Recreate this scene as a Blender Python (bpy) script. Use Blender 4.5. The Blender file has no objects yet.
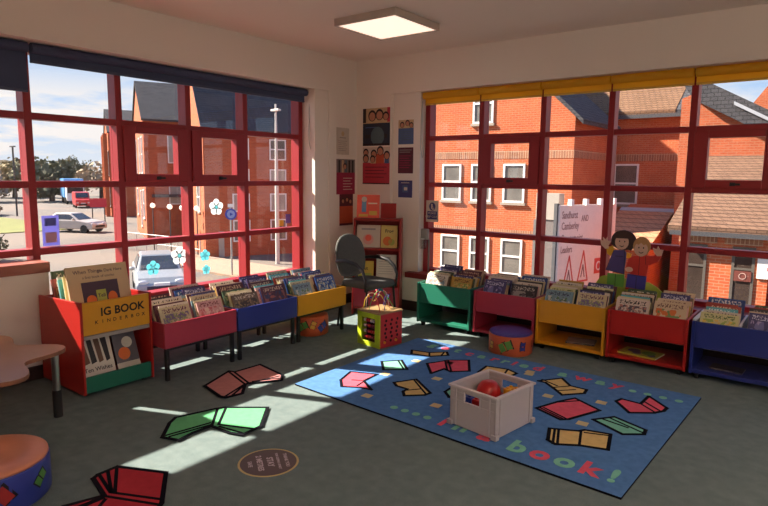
import bpy, bmesh, math, random
from mathutils import Vector, Matrix
random.seed(7)
PI = math.pi
SC = bpy.context.scene
COL = SC.collection
def R(a): return math.radians(a)
def S(r, g, b):                       # sRGB 0-255 -> linear
    f = lambda c: (c/255/12.92) if c/255 <= .04045 else ((c/255+.055)/1.055)**2.4
    return (f(r), f(g), f(b))

# ------------------------------------------------------------------ materials
MATS = {}
def _new(name):
    m = bpy.data.materials.new(name); m.use_nodes = True
    return m, m.node_tree, m.node_tree.nodes['Principled BSDF']
def lk(nt, a, b): nt.links.new(a, b)
def math_node(nt, op, a, b=None, c=None):
    n = nt.nodes.new('ShaderNodeMath'); n.operation = op
    for i, v in enumerate((a, b, c)):
        if v is None: continue
        if isinstance(v, (int, float)): n.inputs[i].default_value = v
        else: lk(nt, v, n.inputs[i])
    return n.outputs[0]
def mixc(nt, fac, a, b):
    n = nt.nodes.new('ShaderNodeMix'); n.data_type = 'RGBA'
    if isinstance(fac, (int, float)): n.inputs[0].default_value = fac
    else: lk(nt, fac, n.inputs[0])
    for i, v in ((6, a), (7, b)):
        if isinstance(v, tuple): n.inputs[i].default_value = (*v, 1)
        else: lk(nt, v, n.inputs[i])
    return n.outputs[2]
def noise(nt, vec, scale, detail=3, rough=.5):
    n = nt.nodes.new('ShaderNodeTexNoise'); n.inputs['Scale'].default_value = scale
    n.inputs['Detail'].default_value = detail; n.inputs['Roughness'].default_value = rough
    if vec is not None: lk(nt, vec, n.inputs['Vector'])
    return n
def coord(nt, which='Object'):
    return nt.nodes.new('ShaderNodeTexCoord').outputs[which]
def mat(name, col, rough=.6, metal=0., var=.08, scale=6., bump=0., bscale=200., spec=.4):
    """plain painted / plastic / fabric surface with a faint procedural variation"""
    if name in MATS: return MATS[name]
    m, nt, p = _new(name)
    co = coord(nt)
    n = noise(nt, co, scale)
    f = math_node(nt, 'MULTIPLY_ADD', n.outputs[0], 2*var, 1-var)
    v = nt.nodes.new('ShaderNodeVectorMath'); v.operation = 'SCALE'
    v.inputs[0].default_value = col; lk(nt, f, v.inputs['Scale'])
    lk(nt, v.outputs[0], p.inputs['Base Color'])
    p.inputs['Roughness'].default_value = rough; p.inputs['Metallic'].default_value = metal
    p.inputs['Specular IOR Level'].default_value = spec
    if bump:
        b = nt.nodes.new('ShaderNodeBump'); b.inputs['Strength'].default_value = bump; b.inputs['Distance'].default_value = .003
        n2 = noise(nt, co, bscale, 2); lk(nt, n2.outputs[0], b.inputs['Height']); lk(nt, b.outputs[0], p.inputs['Normal'])
    MATS[name] = m
    return m
def glow(name, col, strength):
    m, nt, p = _new(name)
    p.inputs['Base Color'].default_value = (*col, 1)
    p.inputs['Emission Color'].default_value = (*col, 1); p.inputs['Emission Strength'].default_value = strength
    MATS[name] = m; return m
def glass(name, tint=(1, 1, 1), refl=.05):
    m = bpy.data.materials.new(name); m.use_nodes = True; nt = m.node_tree
    nt.nodes.clear()
    o = nt.nodes.new('ShaderNodeOutputMaterial'); mx = nt.nodes.new('ShaderNodeMixShader')
    t = nt.nodes.new('ShaderNodeBsdfTransparent'); t.inputs[0].default_value = (*tint, 1)
    g = nt.nodes.new('ShaderNodeBsdfGlossy'); g.inputs['Roughness'].default_value = .02
    mx.inputs[0].default_value = refl
    lk(nt, t.outputs[0], mx.inputs[1]); lk(nt, g.outputs[0], mx.inputs[2]); lk(nt, mx.outputs[0], o.inputs[0])
    MATS[name] = m; return m
def brick(name, c1, c2, mortar, w=.225, h=.075, msize=.008, rough=.9, axis=('x+y', 'z'), off=.5):
    m, nt, p = _new(name)
    co = coord(nt); s = nt.nodes.new('ShaderNodeSeparateXYZ'); lk(nt, co, s.inputs[0])
    u = math_node(nt, 'ADD', s.outputs[0], s.outputs[1]) if axis[0] == 'x+y' else s.outputs['XYZ'.index(axis[0])]
    vv = s.outputs['XYZ'.index(axis[1].upper())]
    c = nt.nodes.new('ShaderNodeCombineXYZ'); lk(nt, u, c.inputs[0]); lk(nt, vv, c.inputs[1])
    b = nt.nodes.new('ShaderNodeTexBrick'); lk(nt, c.outputs[0], b.inputs['Vector'])
    b.inputs['Color1'].default_value = (*c1, 1); b.inputs['Color2'].default_value = (*c2, 1); b.inputs['Mortar'].default_value = (*mortar, 1)
    b.inputs['Scale'].default_value = 1; b.inputs['Brick Width'].default_value = w; b.inputs['Row Height'].default_value = h
    b.inputs['Mortar Size'].default_value = msize; b.inputs['Mortar Smooth'].default_value = .3; b.offset = off
    n = noise(nt, co, 1.2, 4)
    v = nt.nodes.new('ShaderNodeVectorMath'); v.operation = 'SCALE'
    lk(nt, b.outputs['Color'], v.inputs[0]); lk(nt, math_node(nt, 'MULTIPLY_ADD', n.outputs[0], .4, .8), v.inputs['Scale'])
    lk(nt, v.outputs[0], p.inputs['Base Color']); p.inputs['Roughness'].default_value = rough
    p.inputs['Specular IOR Level'].default_value = .1
    MATS[name] = m; return m
def cover(name, base, title, a1, a2, sc=5., zt=(.83, .95)):
    """printed book cover: title band of letter-like marks over a blotchy picture, in the book's own coordinates"""
    m, nt, p = _new(name)
    g0 = coord(nt, 'Generated'); s = nt.nodes.new('ShaderNodeSeparateXYZ'); lk(nt, g0, s.inputs[0])
    x, z = s.outputs[0], s.outputs[2]
    k = len(MATS)*3.7
    va = nt.nodes.new('ShaderNodeVectorMath'); lk(nt, g0, va.inputs[0]); va.inputs[1].default_value = (k, k*.7, k*1.3); g = va.outputs[0]
    def between(v, lo, hi): return math_node(nt, 'MULTIPLY', math_node(nt, 'GREATER_THAN', v, lo), math_node(nt, 'LESS_THAN', v, hi))
    cx = nt.nodes.new('ShaderNodeCombineXYZ')
    lk(nt, math_node(nt, 'MULTIPLY_ADD', x, 20., k), cx.inputs[0]); lk(nt, math_node(nt, 'MULTIPLY', z, 16.), cx.inputs[1])
    letters = math_node(nt, 'GREATER_THAN', noise(nt, cx.outputs[0], 1.1, 1).outputs[0], .52)
    tm = math_node(nt, 'MULTIPLY', math_node(nt, 'MULTIPLY', between(x, .1, .9), between(z, *zt)), letters)
    ns = noise(nt, g, sc, 2); n2 = noise(nt, g, sc*1.7, 1)
    pic = math_node(nt, 'MULTIPLY', between(x, .07, .93), between(z, .07, zt[0]-.03))
    c = mixc(nt, math_node(nt, 'MULTIPLY', pic, math_node(nt, 'GREATER_THAN', ns.outputs[0], .5)), base, a1)
    c = mixc(nt, math_node(nt, 'MULTIPLY', pic, math_node(nt, 'GREATER_THAN', n2.outputs[0], .56)), c, a2)
    c = mixc(nt, tm, c, title)
    lk(nt, c, p.inputs['Base Color']); p.inputs['Roughness'].default_value = .35; p.inputs['Specular IOR Level'].default_value = .35
    MATS[name] = m; return m

# ------------------------------------------------------------------ mesh builder
class MB:
    def __init__(s): s.v = []; s.f = []; s.m = []; s.sm = []
    def add(s, vs, fs, mi=0, xf=None, smooth=False):
        o = len(s.v)
        for v in vs:
            v = Vector(v); s.v.append(tuple(xf @ v if xf else v))
        for f in fs: s.f.append([i+o for i in f]); s.m.append(mi); s.sm.append(smooth)
        return s
    def box(s, x0, y0, z0, x1, y1, z1, mi=0, xf=None):
        x0, x1 = min(x0, x1), max(x0, x1); y0, y1 = min(y0, y1), max(y0, y1); z0, z1 = min(z0, z1), max(z0, z1)
        vs = [(x, y, z) for z in (z0, z1) for x, y in ((x0, y0), (x1, y0), (x1, y1), (x0, y1))]
        return s.add(vs, [(3, 2, 1, 0), (4, 5, 6, 7), (0, 1, 5, 4), (1, 2, 6, 5), (2, 3, 7, 6), (3, 0, 4, 7)], mi, xf)
    def prism(s, poly, h0, h1, fn=None, mi=0, xf=None, capmi=None):
        """extrude polygon (a,b) from h0 to h1; fn(a,b,h)->xyz"""
        if fn is None: fn = lambda a, b, h: (a, b, h)
        ar = sum(poly[i-1][0]*poly[i][1]-poly[i][0]*poly[i-1][1] for i in range(len(poly)))
        if ar < 0: poly = poly[::-1]
        n = len(poly)
        vs = [fn(a, b, h0) for a, b in poly]+[fn(a, b, h1) for a, b in poly]
        s.add(vs, [tuple(range(n-1, -1, -1)), tuple(range(n, 2*n))]+[(i, (i+1) % n, n+(i+1) % n, n+i) for i in range(n)], mi, xf)
        if capmi is not None: s.m[-n-1] = capmi; s.m[-n-2] = capmi
        return s
    def tube(s, pts, r, n=8, mi=0, xf=None, cap=True, closed=False):
        pts = [Vector(p) for p in pts]; k = len(pts); vs = []
        rr = r if isinstance(r, (list, tuple)) else [r]*k
        up = None
        for i, p in enumerate(pts):
            if closed: t = (pts[(i+1) % k]-pts[i-1]).normalized()
            else: t = ((pts[i+1]-p) if i == 0 else (p-pts[i-1]) if i == k-1 else (pts[i+1]-pts[i-1])).normalized()
            if up is None:
                up = Vector((0, 0, 1)) if abs(t.z) < .9 else Vector((1, 0, 0))
            a = t.cross(up).normalized(); b = a.cross(t).normalized(); up = b
            for j in range(n):
                th = 2*PI*j/n; vs.append(p+(a*math.cos(th)+b*math.sin(th))*rr[i])
        fs = []
        for i in range(k if closed else k-1):
            i2 = (i+1) % k
            for j in range(n): fs.append((i*n+j, i2*n+j, i2*n+(j+1) % n, i*n+(j+1) % n)[::-1])
        s.add(vs, fs, mi, xf, True)
        if cap and not closed:
            s.add(vs[:n], [tuple(range(n))], mi, xf); s.add(vs[-n:], [tuple(range(n-1, -1, -1))], mi, xf)
        return s
    def lathe(s, prof, n=32, c=(0, 0), mi=0, xf=None, mis=None):
        """prof [(r,z)] bottom to top around z at c"""
        k = len(prof); vs = [(c[0]+r*math.cos(2*PI*j/n), c[1]+r*math.sin(2*PI*j/n), z) for r, z in prof for j in range(n)]
        o = len(s.v); s.add(vs, [], mi, xf)
        for i in range(k-1):
            for j in range(n):
                s.f.append([o+i*n+j, o+i*n+(j+1) % n, o+(i+1)*n+(j+1) % n, o+(i+1)*n+j]); s.m.append(mis[i] if mis else mi); s.sm.append(True)
        s.f.append([o+j for j in range(n-1, -1, -1)]); s.m.append(mis[0] if mis else mi); s.sm.append(False)
        s.f.append([o+(k-1)*n+j for j in range(n)]); s.m.append(mis[-1] if mis else mi); s.sm.append(False)
        return s
    def ball(s, c, r, n=12, mi=0, sq=(1, 1, 1), xf=None):
        vs = [(c[0], c[1], c[2]-r*sq[2])]; m = n//2
        for i in range(1, m):
            ph = -PI/2+PI*i/m
            for j in range(n):
                th = 2*PI*j/n; vs.append((c[0]+r*sq[0]*math.cos(ph)*math.cos(th), c[1]+r*sq[1]*math.cos(ph)*math.sin(th), c[2]+r*sq[2]*math.sin(ph)))
        vs.append((c[0], c[1], c[2]+r*sq[2])); fs = []
        for j in range(n): fs.append((0, 1+(j+1) % n, 1+j))
        for i in range(m-2):
            for j in range(n): a = 1+i*n; fs.append((a+j, a+(j+1) % n, a+n+(j+1) % n, a+n+j))
        a = 1+(m-2)*n
        for j in range(n): fs.append((a+j, a+(j+1) % n, len(vs)-1))
        return s.add(vs, fs, mi, xf, True)
    def stroke(s, pts, w, z0, z1, mi=0, closed=False, fn=None):
        """ribbon along a 2-D polyline, w wide, as little boxes with mitre-free overlaps"""
        k = len(pts)
        for i in range(k if closed else k-1):
            a, b = Vector(pts[i]).to_2d(), Vector(pts[(i+1) % k]).to_2d()
            t = (b-a)
            if t.length < 1e-5: continue
            t.normalize(); nn = Vector((-t.y, t.x))*w/2; a2 = a-t*w*.4; b2 = b+t*w*.4; e = i*.00004
            s.prism([tuple(a2-nn), tuple(b2-nn), tuple(b2+nn), tuple(a2+nn)], z0, z1+e, fn, mi)
        return s
    def text(s, body, size, xf, mi=0, depth=.001, bold=0., align='CENTER', squash=1.):
        """lettering as mesh, lying in xf's local XY, baseline on X, rising +Z by depth"""
        cu = bpy.data.curves.new('t', 'FONT'); cu.body = body; cu.size = size; cu.extrude = depth/2
        cu.offset = bold*size; cu.align_x = align; cu.resolution_u = 3
        ob = bpy.data.objects.new('t', cu); COL.objects.link(ob)
        dg = bpy.context.evaluated_depsgraph_get(); dg.update()
        me = bpy.data.meshes.new_from_object(ob.evaluated_get(dg))
        s.add([(v.co.x*squash, v.co.y, v.co.z+depth/2) for v in me.vertices], [tuple(p.vertices) for p in me.polygons], mi, xf)
        bpy.data.objects.remove(ob); bpy.data.curves.remove(cu); bpy.data.meshes.remove(me)
        return s
    def mesh(s, name, mats):
        me = bpy.data.meshes.new(name); me.from_pydata(s.v, [], s.f)
        for m in (mats if isinstance(mats, (list, tuple)) else [mats]): me.materials.append(m)
        me.polygons.foreach_set('material_index', s.m); me.polygons.foreach_set('use_smooth', s.sm)
        me.update(); return me
    def build(s, name, mats, parent=None, bevel=0, label=None, loc=None, rz=None):
        o = bpy.data.objects.new(name, s.mesh(name, mats)); COL.objects.link(o)
        if parent: o.parent = parent
        if loc: o.location = loc
        if rz is not None: o.rotation_euler = (0, 0, rz)
        if bevel:
            b = o.modifiers.new('bevel', 'BEVEL'); b.width = bevel; b.segments = 2; b.limit_method = 'ANGLE'; b.angle_limit = R(40)
        if label: o['label'] = label
        return o
def thing(name, label, cat, loc=(0, 0, 0), rz=0, group=None):
    o = bpy.data.objects.new(name, None); o.empty_display_size = .1; COL.objects.link(o)
    o.location = loc; o.rotation_euler = (0, 0, rz)
    return tag(o, label, cat, group)
def tag(o, label, cat, group=None, kind=None):
    o['label'] = label; o['category'] = cat
    if group: o['group'] = group
    if kind: o['kind'] = kind
    return o
def struct(o): o['kind'] = 'structure'; return o
def copy_tree(o, parent=None):
    c = o.copy(); COL.objects.link(c)
    if parent: c.parent = parent
    for ch in list(o.children): copy_tree(ch, c)
    return c
def XF(loc=(0, 0, 0), rz=0, rx=0, ry=0):
    return Matrix.Translation(loc) @ Matrix.Rotation(rz, 4, 'Z') @ Matrix.Rotation(ry, 4, 'Y') @ Matrix.Rotation(rx, 4, 'X')
# ------------------------------------------------------------------ measured outlines (metres on the floor)
RUG = [(1.553,-2.51),(1.546,-0.933),(3.905,-0.939),(3.852,-2.62)]
RUGBOOKS = [('r',[(1.757,-2.244),(1.693,-2.06),(1.886,-1.98),(1.901,-2.154),(2.057,-2.26),(1.969,-2.273),(1.853,-2.342)],[[(1.822,-2.191),(1.901,-2.154)],[(1.909,-2.165),(1.929,-2.262)],[(1.969,-2.273),(2.029,-2.266)]]),('g',[(1.724,-1.711),(1.827,-1.582),(1.996,-1.741),(1.859,-1.864)],[[(1.811,-1.606),(1.976,-1.758)]]),('y',[(1.73,-1.294),(1.888,-1.262),(1.993,-1.152),(2.051,-1.225),(1.944,-1.348),(1.786,-1.383)],[[(1.888,-1.262),(1.944,-1.348)],[(1.98,-1.174),(2.013,-1.279)]]),('r',[(2.035,-1.52),(2.099,-1.391),(2.117,-1.343),(2.252,-1.232),(2.391,-1.468),(2.287,-1.573),(2.211,-1.545),(2.191,-1.701)],[[(2.105,-1.364),(2.251,-1.562)],[(2.121,-1.34),(2.291,-1.57)]]),('y',[(2.092,-2.042),(2.178,-1.882),(2.413,-2.051),(2.402,-2.108),(2.301,-2.206),(2.252,-2.15),(2.245,-2.089),(2.147,-2.085)],[[(2.173,-1.904),(2.404,-2.091)],[(2.241,-2.134),(2.312,-2.035)]]),('g',[(2.479,-1.965),(2.467,-1.824),(2.552,-1.922),(2.556,-2.038)],[]),('y',[(2.456,-1.444),(2.437,-1.276),(2.604,-1.242),(2.699,-1.285),(2.692,-1.367),(2.535,-1.515)],[[(2.604,-1.242),(2.644,-1.407)]]),('y',[(2.897,-1.34),(3.011,-1.173),(3.118,-1.293),(3.238,-1.297),(3.249,-1.378),(3.14,-1.507),(3.056,-1.428),(2.952,-1.34)],[[(3.038,-1.4),(3.12,-1.299)],[(3.082,-1.449),(3.174,-1.349)],[(2.908,-1.294),(3.044,-1.353)]]),('r',[(3.097,-1.842),(3.167,-1.639),(3.232,-1.51),(3.432,-1.619),(3.326,-1.885),(3.288,-1.922)],[[(3.133,-1.805),(3.31,-1.885)],[(3.172,-1.65),(3.267,-1.543)],[(3.119,-1.824),(3.302,-1.904)]]),('r',[(3.467,-1.388),(3.485,-1.321),(3.61,-1.332),(3.617,-1.15),(3.765,-1.3),(3.76,-1.367),(3.718,-1.442),(3.593,-1.537)],[[(3.61,-1.332),(3.725,-1.43)],[(3.616,-1.274),(3.738,-1.378)]]),('g',[(3.448,-1.793),(3.539,-1.667),(3.745,-1.75),(3.753,-1.819),(3.654,-1.898)],[[(3.488,-1.748),(3.651,-1.784)],[(3.52,-1.702),(3.739,-1.801)]]),('y',[(3.287,-2.09),(3.435,-2.018),(3.461,-1.979),(3.599,-1.943),(3.649,-2.156),(3.509,-2.201),(3.395,-2.272),(3.34,-2.246)],[[(3.446,-2.003),(3.506,-2.203)],[(3.315,-2.079),(3.38,-2.273)],[(3.335,-2.069),(3.402,-2.261)],[(3.473,-2.016),(3.595,-1.969)]])]
RUGSQ = [(1.93,-1.519),(1.929,-1.935),(2.104,-2.366),(2.565,-2.217),(2.289,-1.773),(3.071,-1.587),(2.779,-1.238),(3.397,-1.475),(3.416,-1.895),(2.163,-1.395),(2.764,-1.188)]
MAT_PINK = [(1.084,-2.938),(0.956,-2.627),(1.007,-2.612),(1.017,-2.373),(1.336,-2.431),(1.415,-2.509),(1.275,-2.705),(1.282,-2.738),(1.405,-2.864),(1.376,-2.979),(1.332,-2.994)]
MAT_PINK_L = [[(0.973,-2.64),(1.268,-2.734)],[(0.995,-2.613),(1.276,-2.703)],[(1.277,-2.742),(1.364,-2.982)],[(1.282,-2.738),(1.385,-2.937)],[(1.275,-2.664),(1.381,-2.479)],[(1.29,-2.676),(1.338,-2.463)]]
MAT_GREEN = [(1.598,-3.593),(1.456,-3.455),(1.414,-3.387),(1.488,-3.146),(1.516,-3.098),(1.73,-2.924),(1.916,-3.139),(1.927,-3.288),(1.841,-3.316),(1.686,-3.325),(1.681,-3.445),(1.703,-3.557)]
MAT_GREEN_L = [[(1.494,-3.135),(1.695,-3.328)],[(1.527,-3.095),(1.702,-3.284)],[(1.671,-3.315),(1.624,-3.562)],[(1.644,-3.303),(1.594,-3.566)],[(1.71,-3.283),(1.917,-3.192)],[(1.731,-3.299),(1.921,-3.272)]]
MAT_RED = [(1.752,-4.065),(1.733,-4.03),(1.729,-3.931),(1.977,-3.81),(2.212,-3.981),(2.305,-4.095),(2.396,-4.232),(2.236,-4.398),(1.981,-4.397),(1.894,-4.271),(1.947,-4.111)]
MAT_RED_L = [[(1.946,-4.077),(2.185,-3.964)],[(1.946,-4.116),(2.222,-3.993)],[(1.746,-4.031),(1.936,-4.077)],[(1.739,-3.985),(1.94,-4.073)],[(1.735,-3.936),(1.959,-4.066)],[(1.954,-4.115),(1.947,-4.265)],[(1.966,-4.126),(1.963,-4.322)],[(1.984,-4.125),(2.131,-4.321)]]
SUN = 19.0; SKY = .95; EXPO = 0.2; FILL = 17.0
# ------------------------------------------------------------------ palette
wallm = mat('wall_paint', (.87, .775, .69), .8, var=.03, scale=1.5)
ceilm = mat('ceiling_paint', (.88, .765, .66), .85, var=.03, scale=1.2)
redframe = mat('red_frame_paint', (.28, .015, .02), .4, var=.05)
redskirt = mat('dark_red_paint', (.16, .02, .022), .5)
skirt = mat('dark_skirting_vinyl', (.035, .018, .016), .5)
white = mat('white_plastic', (.75, .74, .72), .4)
black = mat('black_paint', (.012, .012, .014), .45)
pane_g = glass('window_glass', (.97, .97, .97), .035)
chrome = mat('polished_metal', (.6, .6, .6), .2, 1.)
FRONT = -.53
# carpet
def carpet():
    m, nt, p = _new('loop_carpet')
    co = coord(nt)
    a = noise(nt, co, 260, 2, .7); b = noise(nt, co, 14, 3); cc = noise(nt, co, 1.1, 3)
    f = math_node(nt, 'ADD', math_node(nt, 'MULTIPLY', a.outputs[0], .9), math_node(nt, 'MULTIPLY', b.outputs[0], .3))
    f = math_node(nt, 'ADD', f, math_node(nt, 'MULTIPLY', cc.outputs[0], .15))
    r = nt.nodes.new('ShaderNodeMapRange'); lk(nt, f, r.inputs[0]); r.inputs[1].default_value = .42; r.inputs[2].default_value = .95
    lk(nt, mixc(nt, r.outputs[0], (.072, .110, .114), (.238, .297, .29)), p.inputs['Base Color'])
    p.inputs['Roughness'].default_value = .95; p.inputs['Specular IOR Level'].default_value = .1
    bp = nt.nodes.new('ShaderNodeBump'); bp.inputs['Strength'].default_value = .5; bp.inputs['Distance'].default_value = .004
    lk(nt, a.outputs[0], bp.inputs['Height']); lk(nt, bp.outputs[0], p.inputs['Normal'])
    return m
XE, YE = 8.2, -8.2
ZC = 2.8
struct(MB().box(-.36, YE-.2, -.12, XE+.2, .36, 0).build('floor', carpet()))
struct(MB().box(-1.36, YE-.2, ZC, XE+.2, .75, ZC+.35).build('ceiling', ceilm))
# left wall: lintel, corner pier (stepped), apron under the glass, solid stretch towards the camera
w = MB()
w.box(-.36, YE, 2.42, 0, 0, ZC)
w.box(-.36, -.47, 0, 0, .36, 2.42)
w.box(-.36, -.68, 0, -.015, -.47, 2.42)
w.box(-.36, -4.80, 0, -.06, -.68, .40)
w.box(-.19, -4.80, .40, 0, -3.48, .78)
w.box(-.06, -4.80, 0, 0, -3.48, .40)
w.box(-.36, YE, 0, 0, -4.80, 2.42)
struct(w.build('wall_left', wallm))
w = MB()
w.box(0, 0, 2.40, XE, .36, ZC)
w.box(0, 0, 0, .50, .36, 2.40)
w.box(.50, .05, 0, .862, .36, 2.40)
w.box(.862, 0, 0, 5.55, .36, .38)
w.box(.50, 0, 0, .862, .05, .38)
w.box(5.55, 0, 0, XE, .36, 2.40)
struct(w.build('wall_right', wallm))
# unseen walls close the room; a window band is added on the far side for more daylight
w = MB().box(XE, YE, 0, XE+.2, .36, .9).box(XE, YE, 2.3, XE+.2, .36, ZC).box(XE, YE, .9, XE+.2, -7.2, 2.3).box(XE, -.8, .9, XE+.2, .36, 2.3)
struct(w.build('wall_far', wallm))
w = MB().box(-.36, YE-.2, 0, XE+.2, YE, ZC)
struct(w.build('wall_near', wallm))
struct(MB().box(0, -.012, 0, .50, 0, .11).box(.50, -.012, 0, 5.55, 0, .11).build('baseboard_right', skirt))
struct(MB().box(0, -.47, 0, .012, -.012, .11).box(-.06, -3.48, 0, -.048, -.68, .11).box(0, YE, 0, .012, -3.48, .1).build('baseboard_left', skirt))
struct(MB().box(-.19, -4.82, .78, .025, -3.475, .855).build('trim_1', mat('red_brown_ledge', (.30, .09, .065), .45), bevel=.006))
struct(MB().box(.74, -.035, .375, 5.56, .15, .435).build('trim_2', mat('dark_red_sill', (.2, .018, .02), .4), bevel=.006))
struct(MB().box(-.2, -3.475, .36, -.03, -.68, .42).build('trim_3', redframe, bevel=.005))

# ------------------------------------------------------------------ windows
# local frame: X along the wall, Y outwards, Z up; front faces at y=0
def window(name, loc, rz, u0, u1, muls, z0, z1, cas, solid_below=None):
    t = bpy.data.objects.new(name, None); COL.objects.link(t); t.location = loc; t.rotation_euler = (0, 0, rz); struct(t)
    D = .12
    fr = MB()
    fr.box(u0, 0, z0, u0+.06, D, z1).box(u1-.06, 0, z0, u1, D, z1).box(u0+.06, 0, z0, u1-.06, D, z0+.055).box(u0+.06, 0, z1-.06, u1-.06, D, z1)
    fr.build('window_frame', redframe, t, bevel=.003)
    for m in muls: MB().box(m-.027, .001, z0+.055, m+.027, D-.001, z1-.06).build('mullion', redframe, t, bevel=.003)
    edges = [u0+.06]+[x for m in muls for x in (m-.027, m+.027)]+[u1-.06]
    for zt in (.905, 1.41, 1.91):
        tb = MB()
        for i in range(0, len(edges), 2): tb.box(edges[i], .004, zt-.025, edges[i+1], D-.02, zt+.025)
        tb.build('transom', redframe, t, bevel=.003)
    zs = [z0+.055, .88, .93, 1.385, 1.435, 1.885, 1.935, z1-.06]
    for i in range(0, len(edges), 2):
        a, b = edges[i], edges[i+1]
        for j in range(0, 8, 2):
            if (i//2, j//2) in cas:
                c = MB(); s_ = .10; sb = .06
                c.box(a-.005, -.016, zs[j]-.008, a+s_, .07, zs[j+1]+.008).box(b-s_, -.016, zs[j]-.008, b+.005, .07, zs[j+1]+.008)
                c.box(a+s_, -.016, zs[j]-.008, b-s_, .07, zs[j]+sb).box(a+s_, -.016, zs[j+1]-.05, b-s_, .07, zs[j+1]+.008)
                co = c.build('casement', redframe, t, bevel=.004)
                MB().box(a+s_, .03, zs[j]+sb, b-s_, .036, zs[j+1]-.05).build('glass_pane', pane_g, co)
                h = MB(); mx = (a+b)/2
                h.box(mx-.02, -.024, zs[j]+.012, mx+.02, -.016, zs[j]+.04).box(mx-.008, -.036, zs[j]+.018, mx+.055, -.024, zs[j]+.034)
                h.build('handle', black, co, bevel=.002)
            else:
                MB().box(a, .08, zs[j], b, .086, zs[j+1]).build('glass_pane', pane_g, t)
    return t
window('window_1', (-.2, 0, 0), PI/2, -4.80, -.68, [-4.12, -3.47, -2.775, -2.12, -1.47], .40, 2.42, {(3, 2), (4, 2)})
window('window_2', (0, .15, 0), 0, .862, 5.55, [1.55, 2.215, 2.855, 3.52, 4.17, 4.82], .42, 2.40, {(1, 2), (4, 2)})
t = bpy.data.objects.new('added_window', None); COL.objects.link(t); struct(t)
fr = MB()
for y in (-7.2, -5.6, -4.0, -2.4, -.85): fr.box(XE+.05, y, .9, XE+.15, y+.06, 2.3)
fr.build('window_frame', redframe, t)
MB().box(XE+.1, -7.2, .9, XE+.105, -.8, 2.3).build('glass_pane', pane_g, t)

# roller blinds
navy = mat('navy_blind_cloth', (.05, .065, .135), .7); navyc = mat('navy_cassette', (.06, .075, .14), .4)
def blind(label, u0, u1, zlow, cloth, cass, left, wdth=None):
    t = thing('roller_blind', label, 'blind', (-.1, (u0+u1)/2, 2.42) if left else ((u0+u1)/2, .06, 2.40), PI/2 if left else 0, 'navy blinds' if left else 'yellow blinds')
    h = (u1-u0)/2; zt = 2.42 if left else 2.40
    MB().tube([(-h+.005, .03, -.04), (h-.005, .03, -.04)], .036, 14).build('roller', cloth, t)
    MB().box(-h+.005, .055, zlow-zt+.012, h-.005, .06, -.04).build('cloth', cloth, t)
    MB().box(-h+.005, .05, zlow-zt, h-.005, .066, zlow-zt+.02).build('bottom_bar', cass, t, bevel=.004)
    return t
blind('navy roller blind at far left, pulled lower than the other', -4.78, -3.47, 2.07, navy, navyc, True)
blind('long navy roller blind rolled up over the sky and slate roofs', -3.455, -.69, 2.28, navy, navyc, True)
yel = mat('yellow_blind_cloth', (.95, .66, .07), .8); yelc = mat('yellow_blind_bar', (.72, .46, .07), .5)
nt = yel.node_tree; pb = nt.nodes['Principled BSDF']
pb.inputs['Transmission Weight'].default_value = 0
_mx = nt.nodes.new('ShaderNodeMixShader'); _tl = nt.nodes.new('ShaderNodeBsdfTranslucent'); _tl.inputs[0].default_value = (.95, .66, .07, 1)
_mx.inputs[0].default_value = .6; _o = nt.nodes['Material Output']
lk(nt, pb.outputs[0], _mx.inputs[1]); lk(nt, _tl.outputs[0], _mx.inputs[2]); lk(nt, _mx.outputs[0], _o.inputs[0])
for (a, b, l) in ((.875, 1.55, 'yellow roller blind above the window bay nearest the corner'), (1.555, 2.215, 'yellow roller blind second from the corner, above the opening casement'),
                  (2.22, 2.855, 'yellow roller blind third from the corner, over the gable end'), (2.86, 3.52, 'yellow roller blind fourth from the corner, over the tan tiled roof'),
                  (3.525, 4.17, 'yellow roller blind at the right edge of the view')):
    blind(l, a, b, 2.262, yel, yelc, False)
def cord(label, pts):
    tag(MB().tube(pts, .006, 6, closed=True).build('blind_cord', mat('cord_white', (.62, .6, .55), .5)), label, 'cord')
cord('white looped blind cord hanging by the left window jamb', [(-.10, -.672, 2.30), (-.09, -.69, 2.0), (-.08, -.70, 1.84), (-.08, -.68, 1.78), (-.09, -.672, 1.85), (-.10, -.668, 2.1)])
cord('white looped blind cord hanging beside the right window jamb', [(.885, .05, 2.3), (.9, .03, 1.95), (.935, .02, 1.72), (.915, .02, 1.70), (.88, .035, 1.8), (.872, .05, 2.1)])

# ------------------------------------------------------------------ ceiling lamp
lampf = mat('lamp_frame', (.52, .43, .37), .5)
def lamp(x, y, s, label, em):
    t = thing('ceiling_light', label, 'light', (x, y, ZC-.06), 0, None)
    h = s/2
    MB().box(-h, -h, 0, h, -h+.02, .06).box(-h, h-.02, 0, h, h, .06).box(-h, -h+.02, 0, -h+.02, h-.02, .06).box(h-.02, -h+.02, 0, h, h-.02, .06).build('frame', lampf, t, bevel=.003)
    MB().box(-h+.02, -h+.02, .008, h-.02, h-.02, .02).build('diffuser', em, t)
    return t
lamp(1.37, -1.22, .64, 'square white ceiling light panel, switched on, above the corner', glow('lamp_diffuser', (1, .78, .63), 1.0))
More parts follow.
